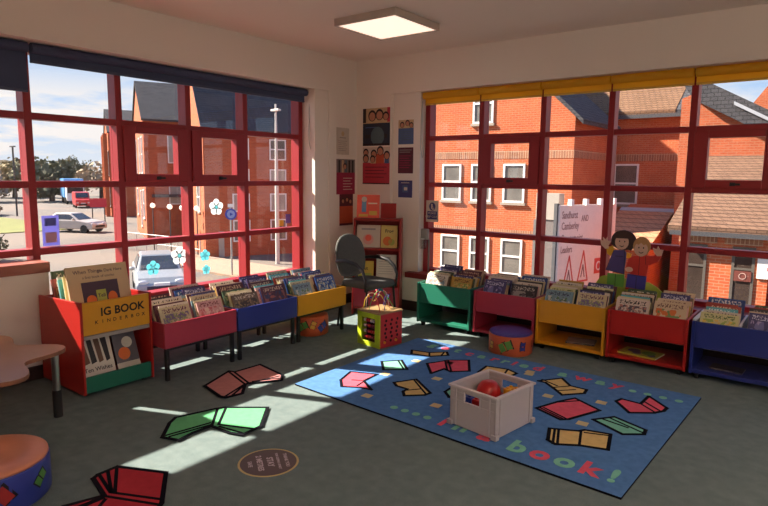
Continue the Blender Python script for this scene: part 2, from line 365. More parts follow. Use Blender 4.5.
# unseen fill lights added behind and beside the camera to lift room and ceiling
bright = glow('fill_uplight', (1, .84, .70), FILL); soft = glow('fill_diffuser_soft', (1, .84, .72), FILL*.25)
for x, y in ((4.9, -4.2), (7.0, -1.4), (7.0, -4.2), (4.9, -6.9), (7.0, -6.9)): 
    t = thing('added_fill_light', 'added fill light panel, unseen further back in the room', 'light', (x, y, 2.15), 0, 'added fill lights behind the camera')
    MB().box(-.62, -.2, 0, .62, -.18, .05).box(-.62, .18, 0, .62, .2, .05).box(-.62, -.18, 0, -.60, .18, .05).box(.60, -.18, 0, .62, .18, .05).build('frame', lampf, t)
    MB().box(-.60, -.18, .01, .60, .18, .02).build('diffuser', soft, t); MB().box(-.60, -.18, .03, .60, .18, .04).build('uplight', bright, t)
    for a in (-.5, .5): MB().tube([(a, 0, .04), (a, 0, ZC-2.15)], .004, 6).build('hanger', chrome, t)
# ------------------------------------------------------------------ rugs
rugblue = mat('rug_blue_pile', (.085, .20, .43), .95, var=.25, scale=25, bump=.4, bscale=300, spec=.05)
rr = mat('rug_red_pile', (.70, .11, .16), .95, var=.18, scale=30, spec=.05)
rg = mat('rug_green_pile', (.20, .50, .36), .95, var=.18, scale=30, spec=.05)
ry = mat('rug_yellow_pile', (.66, .47, .19), .95, var=.18, scale=30, spec=.05)
rk = mat('rug_black_pile', (.008, .008, .012), .95, spec=.05)
rc = mat('rug_cream_pile', (.60, .50, .27), .95, spec=.05)
RM = [rugblue, rr, rg, ry, rk, rc]
ZR = .012
b = MB()
b.prism(RUG, .0, ZR, mi=4, capmi=0)
ix = {'r': 1, 'g': 2, 'y': 3}
for k, (c, poly, lines) in enumerate(RUGBOOKS):
    b.prism(poly, ZR-.002, ZR+.0016, mi=ix[c])
    b.stroke(poly, .022, ZR-.002, ZR+.0022, 4, True)
    for l in lines: b.stroke(l, .016, ZR-.002, ZR+.0019, 4)
for x, y in RUGSQ: b.prism([(x-.032, y-.03), (x+.035, y-.028), (x+.03, y+.033), (x-.034, y+.03)], ZR-.002, ZR+.0016, mi=5)
def word(s, xs, y, size, first):
    k = first
    for ch, x in zip(s, xs):
        b.text(ch, size, XF((x, y, ZR-.0005)), k, .002, .035); k = 3-k
word('get', (1.80, 1.925, 2.045), -1.10, .15, 2)
word('carried', (2.17, 2.29, 2.405, 2.50, 2.58, 2.665, 2.78), -1.115, .15, 1)
word('away', (2.985, 3.135, 3.27, 3.385), -1.125, .16, 2)
for i in range(4): b.lathe([(.026, ZR-.002), (.026, ZR+.0016)], 12, (3.50+.1*i, -1.115), 2)
for i in range(4): b.lathe([(.026, ZR-.002), (.026, ZR+.0016)], 12, (2.37+.086*i, -2.415), 2)
word('in', (2.745, 2.87), -2.46, .19, 1)
word('a', (3.04,), -2.48, .19, 1)
word('book!', (3.245, 3.378, 3.515, 3.645, 3.765), -2.50, .20, 2)
tag(b.build('rug', RM), 'blue rug patterned with open books and the words get carried away in a book', 'rug')

# book-shaped carpet mats
def bookmat(poly, lines, m, label):
    b = MB(); z = .009
    b.prism(poly, 0, z, mi=1, capmi=0); b.stroke(poly, .023, z-.002, z+.001, 1, True)
    for l in lines: b.stroke(l, .018, z-.002, z+.0008, 1)
    tag(b.build('book_shaped_mat', [m, rk]), label, 'mat', 'book shaped carpet mats')
bookmat(MAT_PINK, MAT_PINK_L, mat('mat_pink_pile', (.52, .23, .22), .95, var=.15, scale=30, spec=.05), 'dusty pink book-shaped carpet mat in front of the blue book tray')
bookmat(MAT_GREEN, MAT_GREEN_L, mat('mat_green_pile', (.135, .46, .215), .95, var=.15, scale=30, spec=.05), 'green book-shaped carpet mat lying in the strip of sunlight')
bookmat(MAT_RED, MAT_RED_L, mat('mat_red_pile', (.40, .035, .05), .95, var=.15, scale=30, spec=.05), 'red book-shaped carpet mat at the bottom edge of the photo')

# oval floor sticker, its five lines of print read from the left
b = MB(); cx, cy = 2.283, -3.405
ax = Vector((.178, .256)).normalized(); ay = Vector((-ax.y, ax.x)); A_, B_ = .158, .155
el = lambda k, a, z: [tuple(Vector((cx, cy))+ax*a*k*math.cos(2*PI*i/48)+ay*B_*k*math.sin(2*PI*i/48)) for i in range(48)]
b.prism(el(1, A_, 0), 0, .001, mi=1); b.prism(el(.93, A_, 0), 0, .0014, mi=0)
def oprow(off, words, sz, bold=.02):
    # lines run down the long way towards the camera
    d = Vector((ax.y, -ax.x)); ang = math.atan2(d.y, d.x)
    p = Vector((cx, cy))+ax*off
    b.text(words, sz, XF((p.x, p.y, .0014), ang), 2, .0004, bold)
oprow(.085, 'THANK YOU', .026); oprow(.045, 'FOR KEEPING APART', .019); oprow(-.005, 'STAY', .045, .03); oprow(-.058, '2 METRES', .040, .03); oprow(-.105, 'SAFE', .030)
tag(b.build('floor_sticker', [mat('sticker_brown', (.10, .065, .06), .5), mat('sticker_gold', (.55, .42, .16), .5), mat('sticker_print', (.55, .47, .49), .5)]),
    'round brown floor sticker with a gold rim and pale print', 'sticker')
# ------------------------------------------------------------------ picture books (shared meshes, one object each)
COV = [cover('cover_%d' % i, S(*c[0]), S(*c[1]), S(*c[2]), S(*c[3]), c[4]) for i, c in enumerate([
    ((216, 206, 190), (60, 50, 60), (150, 120, 100), (120, 140, 150), 6),
    ((188, 150, 70), (80, 40, 30), (130, 150, 70), (210, 190, 120), 7),
    ((70, 66, 110), (200, 200, 220), (110, 110, 160), (160, 150, 190), 5),
    ((60, 56, 58), (190, 185, 175), (150, 145, 140), (100, 90, 95), 4),
    ((120, 150, 165), (60, 60, 90), (190, 195, 190), (90, 120, 90), 6),
    ((196, 184, 150), (110, 70, 90), (120, 110, 140), (150, 160, 110), 9),
    ((206, 192, 180), (50, 45, 45), (90, 80, 90), (170, 120, 110), 11),
    ((200, 178, 150), (120, 90, 80), (200, 110, 60), (110, 140, 90), 3),
    ((90, 50, 60), (210, 180, 150), (150, 90, 80), (60, 60, 90), 6),
    ((50, 80, 140), (220, 220, 220), (120, 150, 190), (200, 200, 170), 6),
    ((150, 60, 50), (230, 210, 180), (190, 120, 70), (80, 50, 60), 6),
    ((90, 170, 180), (230, 240, 240), (60, 120, 150), (200, 220, 210), 6),
    ((205, 200, 150), (90, 110, 60), (150, 175, 90), (225, 190, 90), 6),
    ((120, 100, 80), (220, 205, 180), (80, 70, 60), (170, 140, 100), 8),
    ((72, 90, 70), (215, 205, 180), (120, 140, 100), (180, 160, 120), 6),
    ((215, 170, 165), (130, 60, 70), (200, 120, 120), (230, 205, 190), 6)])]
paper = mat('page_edges', (.62, .58, .50), .8, var=.1, scale=90)
def book_mesh(k, w, h, t):
    b = MB(); c = min(.0025, t*.25)
    b.box(0, 0, 0, w, c, h, 0).box(0, t-c, 0, w, t, h, 0).box(0, c, 0, c, t-c, h, 0)      # front, back, spine
    b.box(c, c, .004, w-.004, t-c, h-.004, 1)
    return b.mesh('book', [COV[k], paper])
BM = {}
rb = random.Random(11)
for k in range(16):
    for v in range(2): BM[k, v] = book_mesh(k, rb.uniform(.215, .28), rb.uniform(.25, .305), rb.uniform(.005, .014))
def put_book(mesh, x, y, z, tilt, label, group, rz=0, base=None, cat='book', sc=1.):
    o = bpy.data.objects.new('picture_book', mesh); COL.objects.link(o)
    M = Matrix.Translation((x, y, z)) @ Matrix.Rotation(rz, 4, 'Z') @ Matrix.Rotation(-tilt, 4, 'X') @ Matrix.Scale(sc, 4)
    o.matrix_world = (base @ M) if base else M
    return tag(o, label, cat, group)
def dims(me):
    xs = [v.co for v in me.vertices]; return max(v.x for v in xs), max(v.y for v in xs), max(v.z for v in xs)

def fill(base, x0, x1, y0, y1, z, n, fronts, binname, seed, tilt=R(23), rise=.2):
    """one bay of books in the bin's local frame (front towards -y); the nearest one gets its own description"""
    q = random.Random(seed)
    step = (y1-y0)/n
    y = y0
    for i in range(n):
        if i == 0: k, lab = fronts
        else: k, lab = q.randrange(16), 'picture book packed upright behind the front book in the %s' % binname
        me = BM[k, q.randrange(2)]; w, t, h = dims(me)
        sc = q.uniform(.94, 1.0) if i else .98
        room = (x1-x0)-w*sc
        xx = x0+max(.004, room*q.uniform(.1, .9) if i else room*.4)
        if w*sc > x1-x0-.008: sc = (x1-x0-.008)/w; xx = x0+.004
        put_book(me, xx, y, z+t*math.sin(tilt)+.003+rise*(y-y0+t), tilt, lab, 'books packed in the %s' % binname if i else None, base=base, sc=sc)
        y += max(step*q.uniform(.8, 1.1), (t*sc)/math.cos(tilt)+.003)
        if y > y1: break

# ------------------------------------------------------------------ bins on castors along the right wall
bm_ = {'green': mat('green_lacquer', (.018, .155, .10), .35), 'crimson': mat('crimson_lacquer', (.36, .03, .055), .35), 'yellow': mat('yellow_lacquer', (.66, .31, .018), .35),
       'red': mat('red_lacquer', (.40, .016, .012), .35), 'blue': mat('blue_lacquer', (.022, .036, .22), .35)}
DB = .46                                   # depth of a bin
def book_bin(x0, x1, col, label, nm, fronts, seed, slat=False, n=14, yb=FRONT):
    m = bm_[col]; W = x1-x0; H = .447
    t = thing('book_bin', label, 'book bin', (x0, yb, 0), 0, 'book bins on castors along the right wall')
    s = .022
    for a in (0, W-s): MB().box(a, 0, .045, a+s, DB, H).build('side_panel', m, t, bevel=.004)
    MB().box(s, .012, .245, W-s, .03, H-.004).build('front_panel', m, t, bevel=.003)
    MB().box(s, DB-.018, .245, W-s, DB, H).build('back_panel', m, t, bevel=.003)
    MB().prism([(.03, .245), (DB-.018, .245), (DB-.018, .26+.2*(DB-.05)), (.03, .26)], s, W-s, lambda y, z, h: (h, y, z)).build('tray_floor', m, t)
    MB().box(s, .008, .05, W-s, DB-.004, .078).build('base_shelf', m, t, bevel=.003)
    if slat:
        for a in (.012, .30, W-.03): MB().box(a-(.012 if a < .1 else 0), .03, .262 if a > .1 and a < W-.1 else H, a+.016, DB-.02, H+.012).build('divider', white, t)
    else: MB().box(W/2-.006, .03, .26, W/2+.006, DB-.018, H-.03).build('divider', m, t)
    for a in (.05, W-.05):
        for c in (.05, DB-.06):
            k = MB().tube([(a-.012, c, .024), (a+.012, c, .024)], .024, 12).box(a-.018, c-.02, .036, a+.018, c+.02, .05)
            k.build('castor', black, t)
    base = Matrix.Translation((x0, yb, 0))
    mid = .308 if slat else W/2
    fill(base, s+.004, mid-.01, .035, DB-.14, .262, n, fronts[0], nm, seed)
    fill(base, mid+.01 + (.01 if slat else 0), W-s-.004, .035, DB-.14, .262, n, fronts[1], nm, seed+1)
    return t
book_bin(1.25, 1.856, 'green', 'green book bin on castors, nearest the corner bookcase', 'green bin on castors',
         ((0, 'white picture book at the front left of the green bin'), (1, 'yellow and green picture book at the front right of the green bin')), 21)
book_bin(1.892, 2.498, 'crimson', 'crimson book bin on castors behind the orange pouf', 'crimson bin on castors',
         ((2, 'violet blue picture book with pale title at the front of the crimson bin'), (3, 'black and white picture book at the front right of the crimson bin')), 31)
book_bin(2.514, 3.108, 'yellow', 'yellow book bin on castors between the crimson and red bins', 'yellow bin on castors',
         ((4, 'pale blue picture book at the front left of the yellow bin'), (5, 'cream patterned picture book at the front right of the yellow bin')), 41)
book_bin(3.124, 3.722, 'red', 'bright red book bin on castors in front of the cut-out children', 'red bin on castors',
         ((6, 'cream picture book with many small figures at the front of the red bin'), (7, 'picture book with an orange and green picture at the front right of the red bin')), 51)
book_bin(3.744, 4.36, 'blue', 'blue book bin on castors with white dividers, at the right edge', 'blue bin on castors',
         ((12, 'pale map-like picture book between white dividers in the blue bin'), (2, 'dark blue picture book at the right end of the blue bin')), 61, slat=True, n=6)
# things on the lower shelves
tag(MB().box(-.12, -.09, 0, .12, .09, .012, 0).box(-.115, -.085, .012, .115, .085, .015, 1).build('magazine', [COV[3], mat('clear_film', (.35, .28, .27), .08, spec=.9)], loc=(2.86, -.34, .0795), rz=.2),
    'grey magazine in shiny clear film on the yellow bin shelf', 'magazine')
fb = MB().box(-.15, -.1, 0, .15, .1, .012, 0).box(-.14, -.095, .002, .152, .102, .010, 1)
for x_, y_, r_, k_ in ((-.06, .02, .05, 2), (-.02, -.03, .035, 2), (.06, .01, .055, 3), (.10, -.04, .03, 2)): fb.lathe([(r_, .0115), (r_, .0125+.0002*k_)], 14, (x_, y_), k_)
tag(fb.build('picture_book', [mat('cover_acid', S(176, 170, 70), .35), paper, mat('cover_violet', S(84, 60, 110), .35), mat('cover_leaf', S(96, 140, 60), .35)], loc=(3.36, -.37, .0795), rz=-.12),
    'yellow-green picture book with violet blobs lying flat on the red bin shelf', 'book')
tag(MB().box(-.11, -.07, 0, .11, .07, .011, 0).build('picture_book', [COV[3], paper], loc=(3.98, -.37, .0795), rz=-.06),
    'grey picture book lying flat on the blue bin shelf', 'book')

# ------------------------------------------------------------------ trays on legs along the left wall
# local frame: X along the wall (world +Y), Y into the depth (world -X)
def book_tray(y0, y1, col, label, nm, fronts, seed):
    m = bm_[col]; W = y1-y0; D = .52
    t = thing('book_tray', label, 'book tray', (.8, y0, 0), PI/2, 'book trays on black legs along the left wall')
    s = .018
    MB().box(0, 0, .247, W, s, .43).build('front_panel', m, t, bevel=.004)
    MB().box(0, D-s, .247, W, D, .43).build('back_panel', m, t, bevel=.004)
    for a in (0, W-s): MB().box(a, s, .247, a+s, D-s, .43).build('side_panel', m, t, bevel=.004)
    MB().prism([(s, .25), (D-s, .25), (D-s, .264+.15*(D-.04)), (s, .264)], s, W-s, lambda y, z, h: (h, y, z)).build('tray_floor', m, t)
    MB().box(W/2-.006, s, .264, W/2+.006, D-s, .40).build('divider', m, t)
    for a in (.016, W-.044):
        for c in (.016, D-.044): MB().box(a, c, 0, a+.028, c+.028, .249).build('leg', black, t, bevel=.003)
    MB().box(.03, D-.05, .21, W-.03, D-.03, .235).build('rail', black, t); MB().box(.03, .03, .222, W-.03, .045, .246).build('rail', black, t)
    base = Matrix.Translation((.8, y0, 0)) @ Matrix.Rotation(PI/2, 4, 'Z')
    fill(base, s+.004, W/2-.01, .024, D-.13, .266, 16, fronts[0], nm, seed, rise=.15)
    fill(base, W/2+.01, W-s-.004, .024, D-.13, .266, 16, fronts[1], nm, seed+1, rise=.15)
book_tray(-3.06, -2.42, 'crimson', 'crimson book tray on black legs beside the tall red book browser', 'crimson tray on legs',
          ((5, 'cream picture book at the front left of the crimson tray'), (15, 'pale mauve picture book at the front right of the crimson tray')), 71)
book_tray(-2.405, -1.752, 'blue', 'navy blue book tray on black legs between the crimson and yellow trays', 'blue tray on legs',
          ((13, 'brown picture book with pale title at the front left of the blue tray'), (8, 'dark plum picture book at the front right of the blue tray')), 81)
book_tray(-1.742, -1.095, 'yellow', 'yellow book tray on black legs beside the office chair', 'yellow tray on legs',
          ((4, 'blue and green picture book at the front left of the yellow tray'), (9, 'blue picture book at the chair end of the yellow tray')), 91)

# ------------------------------------------------------------------ tall browser with the yellow title board
rzk = PI/2
K0 = (.67, -3.565)
t = thing('book_browser', 'tall red book browser with yellow title board and green base', 'book browser', (*K0, 0), rzk)
Wk, Dk = .474, .615
redl = bm_['red']; s = .018
prof = [(0, .02), (Dk, .02), (Dk, .63), (0, .655)]
for a, l in ((-s, None), (Wk, None)):
    MB().prism(prof, a, a+s, lambda y, z, h: (h, y, z)).build('side_panel', redl, t, bevel=.004)
tb = MB().box(0, .004, .425, Wk, .022, .648).build('title_board', bm_['yellow'], t, bevel=.003)
ink = mat('black_ink', (.012, .009, .008), .6)
MB().text('IG BOOK', .078, XF((Wk/2+.04, .004, .545), 0, PI/2), 0, .0012, .025, 'CENTER', .98).build('title_lettering', ink, tb)
b = MB()
for ch, x in zip('KINDERBOX', [i*.042 for i in range(9)]): b.text(ch, .034, XF((.09+x, .004, .495), 0, PI/2), 0, .0012, .01)
b.build('small_lettering', ink, tb)
MB().box(0, .024, .405, Wk, Dk-.02, .42).build('tray_floor', redl, t)
MB().box(0, .01, .395, Wk, .03, .42).build('shelf_edge', mat('grey_strip', (.34, .30, .28), .5), t)
MB().box(0, .008, .03, Wk, .026, .14).build('base_panel', bm_['green'], t, bevel=.003)
MB().box(0, .026, .10, Wk, .2, .112).build('display_shelf', redl, t)
MB().prism([(.20, .10), (.212, .10), (.33, .40), (.318, .40)], 0, Wk, lambda y, z, h: (h, y, z)).build('display_back', mat('dark_red_board', (.12, .015, .015), .5), t)
MB().box(0, Dk-.018, .03, Wk, Dk, .62).build('back_panel', redl, t)
for a in (.03, Wk-.03):
    for c in (.07, Dk-.07): MB().tube([(a-.012, c, .022), (a+.012, c, .022)], .022, 12).build('castor', black, t)
KB = Matrix.Translation((*K0, 0)) @ Matrix.Rotation(rzk, 4, 'Z')
def face_book(w, h, th, mats, draw, loc, rz, tilt, base, label, group=None, name='picture_book'):
    b = MB(); b.box(0, 0, 0, w, th, h, 0); b.box(.004, .002, h-.003, w-.003, th-.002, h+.0005, 1); draw(b, w, h)
    o = b.build(name, mats)
    M = Matrix.Translation(loc) @ Matrix.Rotation(rz, 4, 'Z') @ Matrix.Rotation(-tilt, 4, 'X')
    o.matrix_world = base @ M if base else M
    return tag(o, label, 'book', group)
FX = lambda x, z: XF((x, 0, z), 0, PI/2)
def rect(b, x0, z0, x1, z1, mi, lift=.0008): b.box(x0, -lift, z0, x1, .0005, z1, mi)
def disc(b, x, z, r, mi, lift=.001, sx=1.): b.prism([(x+sx*r*math.cos(2*PI*i/16), z+r*math.sin(2*PI*i/16)) for i in range(16)], -lift, .0004, lambda a, c, h: (a, h, c), mi)
cream = mat('cover_buff', S(205, 178, 140), .5); dk = mat('cover_plum', S(70, 50, 70), .5); org = mat('cover_orange', S(215, 110, 50), .5)
grn = mat('cover_lime', S(165, 175, 80), .5); wht = mat('cover_white', S(222, 215, 200), .5); blk = mat('cover_black', S(35, 30, 32), .4)
def d_big(b, w, h):
    b.text('When Things', .036, FX(w*.33, h-.052), 2, .0006, .005); b.text('are Dark Here', .030, FX(w*.70, h-.054), 2, .0006, .005)
    b.text('a first book of stories', .026, FX(w*.5, h-.09), 2, .0006)
    rect(b, w*.2, .06, w*.8, h-.115, 2); disc(b, w*.33, h*.45, .035, 3, .0016); disc(b, w*.68, h*.45, .045, 3, .0016, .75)
    rect(b, w*.42, h*.32, w*.58, h*.60, 4, .0014); b.text('Tell', .036, FX(w*.5, h*.48), 2, .0024, .01); b.text('a tale', .03, FX(w*.5, h*.38), 2, .0024, .01)
face_book(.43, .44, .022, [cream, paper, dk, org, grn], d_big, (.012, .13, .432), 0, R(15), KB, 'large buff book with a dark picture panel standing in the red browser', None, 'big_book')
q = random.Random(5)
for i, (k, x, w, h, lab) in enumerate(((12, .03, .3, .40, 'tall lime green book at the back of the red browser'), (11, .02, .3, .37, 'turquoise book near the back of the red browser'), (0, .04, .28, .38, 'white book in the middle of the red browser'),
                                       (10, .02, .3, .36, 'brick red book behind the white one in the red browser'), (14, .05, .32, .41, 'dark green book leaning at the very back of the red browser'))):
    put_book(book_mesh(k, w, h*.92, .016), x, .235+i*.055, .431, R(14), lab, None, base=KB)
def d_a(b, w, h):
    rect(b, .0, .0, w, h, 2, .0005); b.text('Ten Wishes', .04, FX(w*.5, .03), 3, .0012, .01)
    for i in range(4): b.prism([(w*(.12+.22*i), h*.30), (w*(.30+.2*i), h*.34), (w*(.22+.22*i), h*.95), (w*(.10+.2*i), h*.98)], -.0012, 0, lambda a, c, hh: (a, hh, c), 3 if i % 2 else 4)
face_book(.235, .27, .01, [wht, paper, wht, blk, mat('cover_brown', S(110, 80, 60), .4)], d_a, (.012, .075, .118), 0, R(20), KB, 'white book with dark tall shapes displayed at left under the yellow board')
def d_b(b, w, h):
    rect(b, 0, 0, w, h, 2, .0005); disc(b, w*.4, h*.4, .045, 3, .0012); disc(b, w*.6, h*.7, .04, 4, .0012); rect(b, 0, 0, w, h*.16, 1, .0012)
face_book(.17, .26, .01, [blk, paper, mat('cover_slate', S(96, 92, 100), .4), org, wht], d_b, (.262, .075, .118), 0, R(20), KB, 'slate grey book with an orange blob displayed at right under the yellow board')

# ------------------------------------------------------------------ corner bookcase
BC = Matrix.Translation((.26, -.295, 0)) @ Matrix.Rotation(R(30), 4, 'Z')
t = thing('bookcase', 'small red bookcase with sloping sides set across the corner', 'bookcase', (.26, -.295, 0), R(30))
Wb = .52
side = [(-.32, 0), (0, 0), (0, 1.04), (-.20, 1.04)]
rb_ = mat('bookcase_red', (.28, .014, .012), .4)
for a in (0, Wb-.02): MB().prism(side, a, a+.02, lambda y, z, h: (h, y, z)).build('side_panel', rb_, t, bevel=.004)
MB().box(.02, -.012, .02, Wb-.02, 0, 1.02).build('back_panel', rb_, t)
for z, d in ((1.015, .20), (.695, .235), (.355, .275), (.06, .31)): MB().box(.02, -d, z, Wb-.02, -.012, z+.022).build('shelf', rb_, t, bevel=.003)
MB().box(.02, -.295, .082, Wb-.02, -.28, .30).build('kick_panel', bm_['crimson'], t, bevel=.003)
def bk(w, h, mats, draw, x, y, z, label, tilt=R(10)): face_book(w, h, .012, mats, draw, (x, y, z+.004), 0, tilt, BC, label)
coral = mat('cover_coral', S(225, 95, 75), .5); sky = mat('cover_sky', S(100, 140, 175), .5); pink = mat('cover_pink', S(215, 160, 150), .5); pale = mat('cover_pale', S(205, 190, 175), .5); yl = mat('cover_yellow', S(205, 175, 75), .5)
def d1(b, w, h): rect(b, w*.22, h*.25, w*.42, h*.9, 2); disc(b, w*.32, h*.8, .03, 3, .0014); rect(b, w*.55, h*.12, w*.9, h*.3, 4); rect(b, w*.1, h*.06, w*.5, h*.16, 4); rect(b, w*.5, h*.6, w*.9, h*.66, 3)
bk(.25, .255, [coral, paper, sky, pale, yl], d1, .02, -.14, 1.037, 'coral book with a blue figure standing on top of the bookcase')
def d0(b, w, h): rect(b, .01, .01, w-.01, h-.01, 2)
bk(.17, .165, [rb_, paper, mat('cover_deep_red', S(150, 25, 20), .5)], d0, .285, -.13, 1.037, 'plain red book standing at right on top of the bookcase')
def d2(b, w, h): disc(b, w*.5, h*.36, .06, 2); disc(b, w*.5, h*.42, .035, 3, .0016); rect(b, w*.2, h*.78, w*.8, h*.86, 4)
bk(.26, .245, [pale, paper, pink, coral, mat('cover_grey', S(150, 140, 140), .5)], d2, .025, -.17, .717, 'pale book with a pink picture on the upper bookcase shelf')
def d3(b, w, h): b.text('Frog', .05, FX(w*.5, h*.68), 2, .0008, .02); disc(b, w*.4, h*.3, .05, 3); disc(b, w*.65, h*.25, .035, 4)
bk(.18, .245, [mat('cover_straw', S(215, 190, 110), .5), paper, blk, org, grn], d3, .295, -.17, .717, 'straw yellow book with dark title on the upper bookcase shelf')
def d4(b, w, h): b.text('Out', .05, FX(w*.45, h*.5), 2, .0008, .02); rect(b, w*.1, h*.1, w*.9, h*.3, 3)
bk(.19, .19, [yl, paper, blk, grn], d4, .03, -.20, .377, 'small yellow book on the lower bookcase shelf behind the chair')
def d5(b, w, h):
    rect(b, w*.1, h*.85, w*.7, h*.9, 2)
    for i in range(6): rect(b, w*.12, h*(.7-.1*i), w*.85, h*(.72-.1*i), 2)
bk(.22, .265, [wht, paper, mat('cover_text_grey', S(170, 160, 150), .5)], d5, .25, -.20, .377, 'white book on the lower bookcase shelf, right of the yellow one')

# ------------------------------------------------------------------ office chair
fab = mat('charcoal_fabric', (.095, .098, .095), .9, var=.2, scale=60, spec=.1)
t = thing('office_chair', 'charcoal fabric armchair with black tubular arms in the corner', 'chair', (.87, -.855, 0), R(-93)); t.scale = (.9, .9, 1)
# local: -Y is forward?  chair faces local +Y
def rounded(w, d, r, n=6):
    pts = []
    for cx, cy, a0 in ((w/2-r, d/2-r, 0), (-w/2+r, d/2-r, PI/2), (-w/2+r, -d/2+r, PI), (w/2-r, -d/2+r, 1.5*PI)):
        for i in range(n+1): a = a0+PI/2*i/n; pts.append((cx+r*math.cos(a), cy+r*math.sin(a)))
    return pts
sb = MB()
P0 = rounded(.46, .46, .09)
lay = [(.90, .415), (1., .43), (1., .455), (.95, .475), (.7, .485)]
n = len(P0); vs = [(x*k, y*k+.02, z) for k, z in lay for x, y in P0]
fs = [(i*n+j, i*n+(j+1) % n, (i+1)*n+(j+1) % n, (i+1)*n+j) for i in range(len(lay)-1) for j in range(n)]+[tuple(range(n-1, -1, -1)), tuple((len(lay)-1)*n+j for j in range(n))]
sb.add(vs, fs, 0, None, True); sb.build('seat', fab, t)
bb = MB()
BP = [(-.21, -.14), (-.235, .02), (-.21, .13), (-.13, .20), (0, .225), (.13, .20), (.21, .13), (.235, .02), (.21, -.14), (.13, -.175), (0, -.18), (-.13, -.175)]
BP = [(x*1.02, z*1.12) for x, z in BP]
lay = [(.9, -.03), (1., -.018), (1., .014), (.86, .03)]
n = len(BP); Mx = XF((0, -.265, .675), 0, R(10))
def cur(x, yy, z): return (x, yy+.28*x*x, z)
vs = [cur(x*k, y, z*k) for k, y in lay for x, z in BP]
fs = [(i*n+j, (i+1)*n+j, (i+1)*n+(j+1) % n, i*n+(j+1) % n) for i in range(3) for j in range(n)]+[tuple(range(n)), tuple(3*n+j for j in range(n-1, -1, -1))]
bb.add(vs, fs, 0, Mx, True)
o = bb.build('backrest', fab, t); sd = o.modifiers.new('sub', 'SUBSURF'); sd.levels = 1; sd.render_levels = 1
for s_ in (-1, 1):
    MB().tube([(.25*s_, .20, .40), (.262*s_, .21, .52), (.262*s_, .17, .60), (.262*s_, .08, .655), (.258*s_, -.06, .675), (.25*s_, -.20, .665), (.215*s_, -.27, .65)], [.013, .014, .018, .02, .02, .018, .013], 10).build('arm', black, t)
    MB().tube([(.22*s_, .19, .425), (.235*s_, .23, 0)], .013, 10).build('leg', black, t)
    MB().tube([(.21*s_, -.17, .425), (.212*s_, -.25, 0)], .013, 10).build('leg', black, t)
MB().tube([(-.10, -.12, .42), (-.10, -.24, .44), (-.10, -.285, .60)], .012).tube([(.10, -.12, .42), (.10, -.24, .44), (.10, -.285, .60)], .012).tube([(-.235, .19, .412), (.235, .19, .412)], .012).tube([(-.235, -.17, .412), (.235, -.17, .412)], .012).build('frame', black, t)

# ------------------------------------------------------------------ scalloped table
wood = mat('beech_laminate', (.44, .25, .16), .35, var=.12, scale=4)
edgem = mat('table_edge', (.22, .09, .05), .5)
tc = (.65, -4.33); t = thing('table', 'low scalloped beech-top table with metal legs', 'table', (*tc, 0))
pl = []
for i in range(96):
    a = 2*PI*i/96; r = .515+.09*math.cos(6*(a-R(75)))
    pl.append((r*math.cos(a), r*math.sin(a)))
MB().prism(pl, .405, .43, mi=1, capmi=0).build('tabletop', [wood, edgem], t, bevel=.004)
steel = mat('brushed_steel', (.42, .40, .39), .3, 1.); rub = mat('black_sleeve', (.02, .018, .018), .5)
for a in (72, 162, 252, 342):
    x, y = .54*math.cos(R(a)), .54*math.sin(R(a))
    lg = MB().tube([(x, y, .17), (x, y, .406)], .022, 14).build('leg', steel, t)
    MB().tube([(x, y, 0), (x, y, .17)], .027, 14).build('sleeve', rub, lg)

# ------------------------------------------------------------------ poufs
vin = lambda n, c: mat(n, c, .4, var=.1, scale=12)
pb_, pr, pg, py, pbl, pk = vin('pouf_orange', (.52, .10, .035)), vin('pouf_red', (.35, .03, .03)), vin('pouf_green', (.10, .30, .06)), vin('pouf_yellow', (.62, .38, .05)), vin('pouf_blue', (.03, .05, .30)), mat('pouf_black', (.01, .01, .012), .5)
violet = vin('pouf_violet', (.07, .045, .24)); salmon = vin('pouf_salmon', (.62, .24, .14))
def patch(b, r, a0, zc, pts, mi, lift):
    """closed figure wrapped on the drum's side: pts in (arc metres, height)"""
    n = len(pts); vs = []
    for rr_ in (r-.002, r+lift):
        for u, v in pts: th = a0+u/r; vs.append((rr_*math.cos(th), rr_*math.sin(th), zc+v))
    b.add(vs, [tuple(range(n, 2*n)), tuple(range(n-1, -1, -1))]+[(i, (i+1) % n, n+(i+1) % n, n+i) for i in range(n)], mi)
def openbook(b, r, a, z, sc, mi, up=0):
    c_, s_ = math.cos(up), math.sin(up)
    tr = lambda pts, k: [(k*sc*(c_*u-s_*v), k*sc*(s_*u+c_*v)) for u, v in pts]
    o = [(-.55, -.42), (-.05, -.36), (0, -.40), (.05, -.36), (.55, -.42), (.62, .34), (.08, .40), (0, .33), (-.08, .40), (-.62, .34)]
    patch(b, r, a, z, tr(o, 1.18), 4, .001)
    patch(b, r, a, z, tr([(-.55, -.42), (-.05, -.36), (-.07, .38), (-.60, .33)], 1), mi, .002)
    patch(b, r, a, z, tr([(.05, -.36), (.55, -.42), (.60, .33), (.07, .38)], 1), mi, .002)
def pouf(x, y, r, h, label, body, top, figs, dimple=False):
    t = thing('pouf', label, 'pouf', (x, y, 0), 0)
    b = MB(); b.lathe([(r-.012, 0), (r, .012), (r, h-.03), (r-.006, h-.018)], 48)
    for a, z, sc, mi, up in figs: openbook(b, r, R(a), z, sc, mi, up)
    b.build('drum', [body, pr, pg, py, pk, pbl], t)
    tp = MB(); prof = [(r-.004, h-.018), (r-.006, h-.006), (r-.02, h)]+([(r*.55, h+.004), (r*.3, h-.012), (.02, h-.02)] if dimple else [(r*.4, h+.006), (.02, h+.007)])
    tp.lathe(prof, 48); tp.build('cushion_top', top, t)
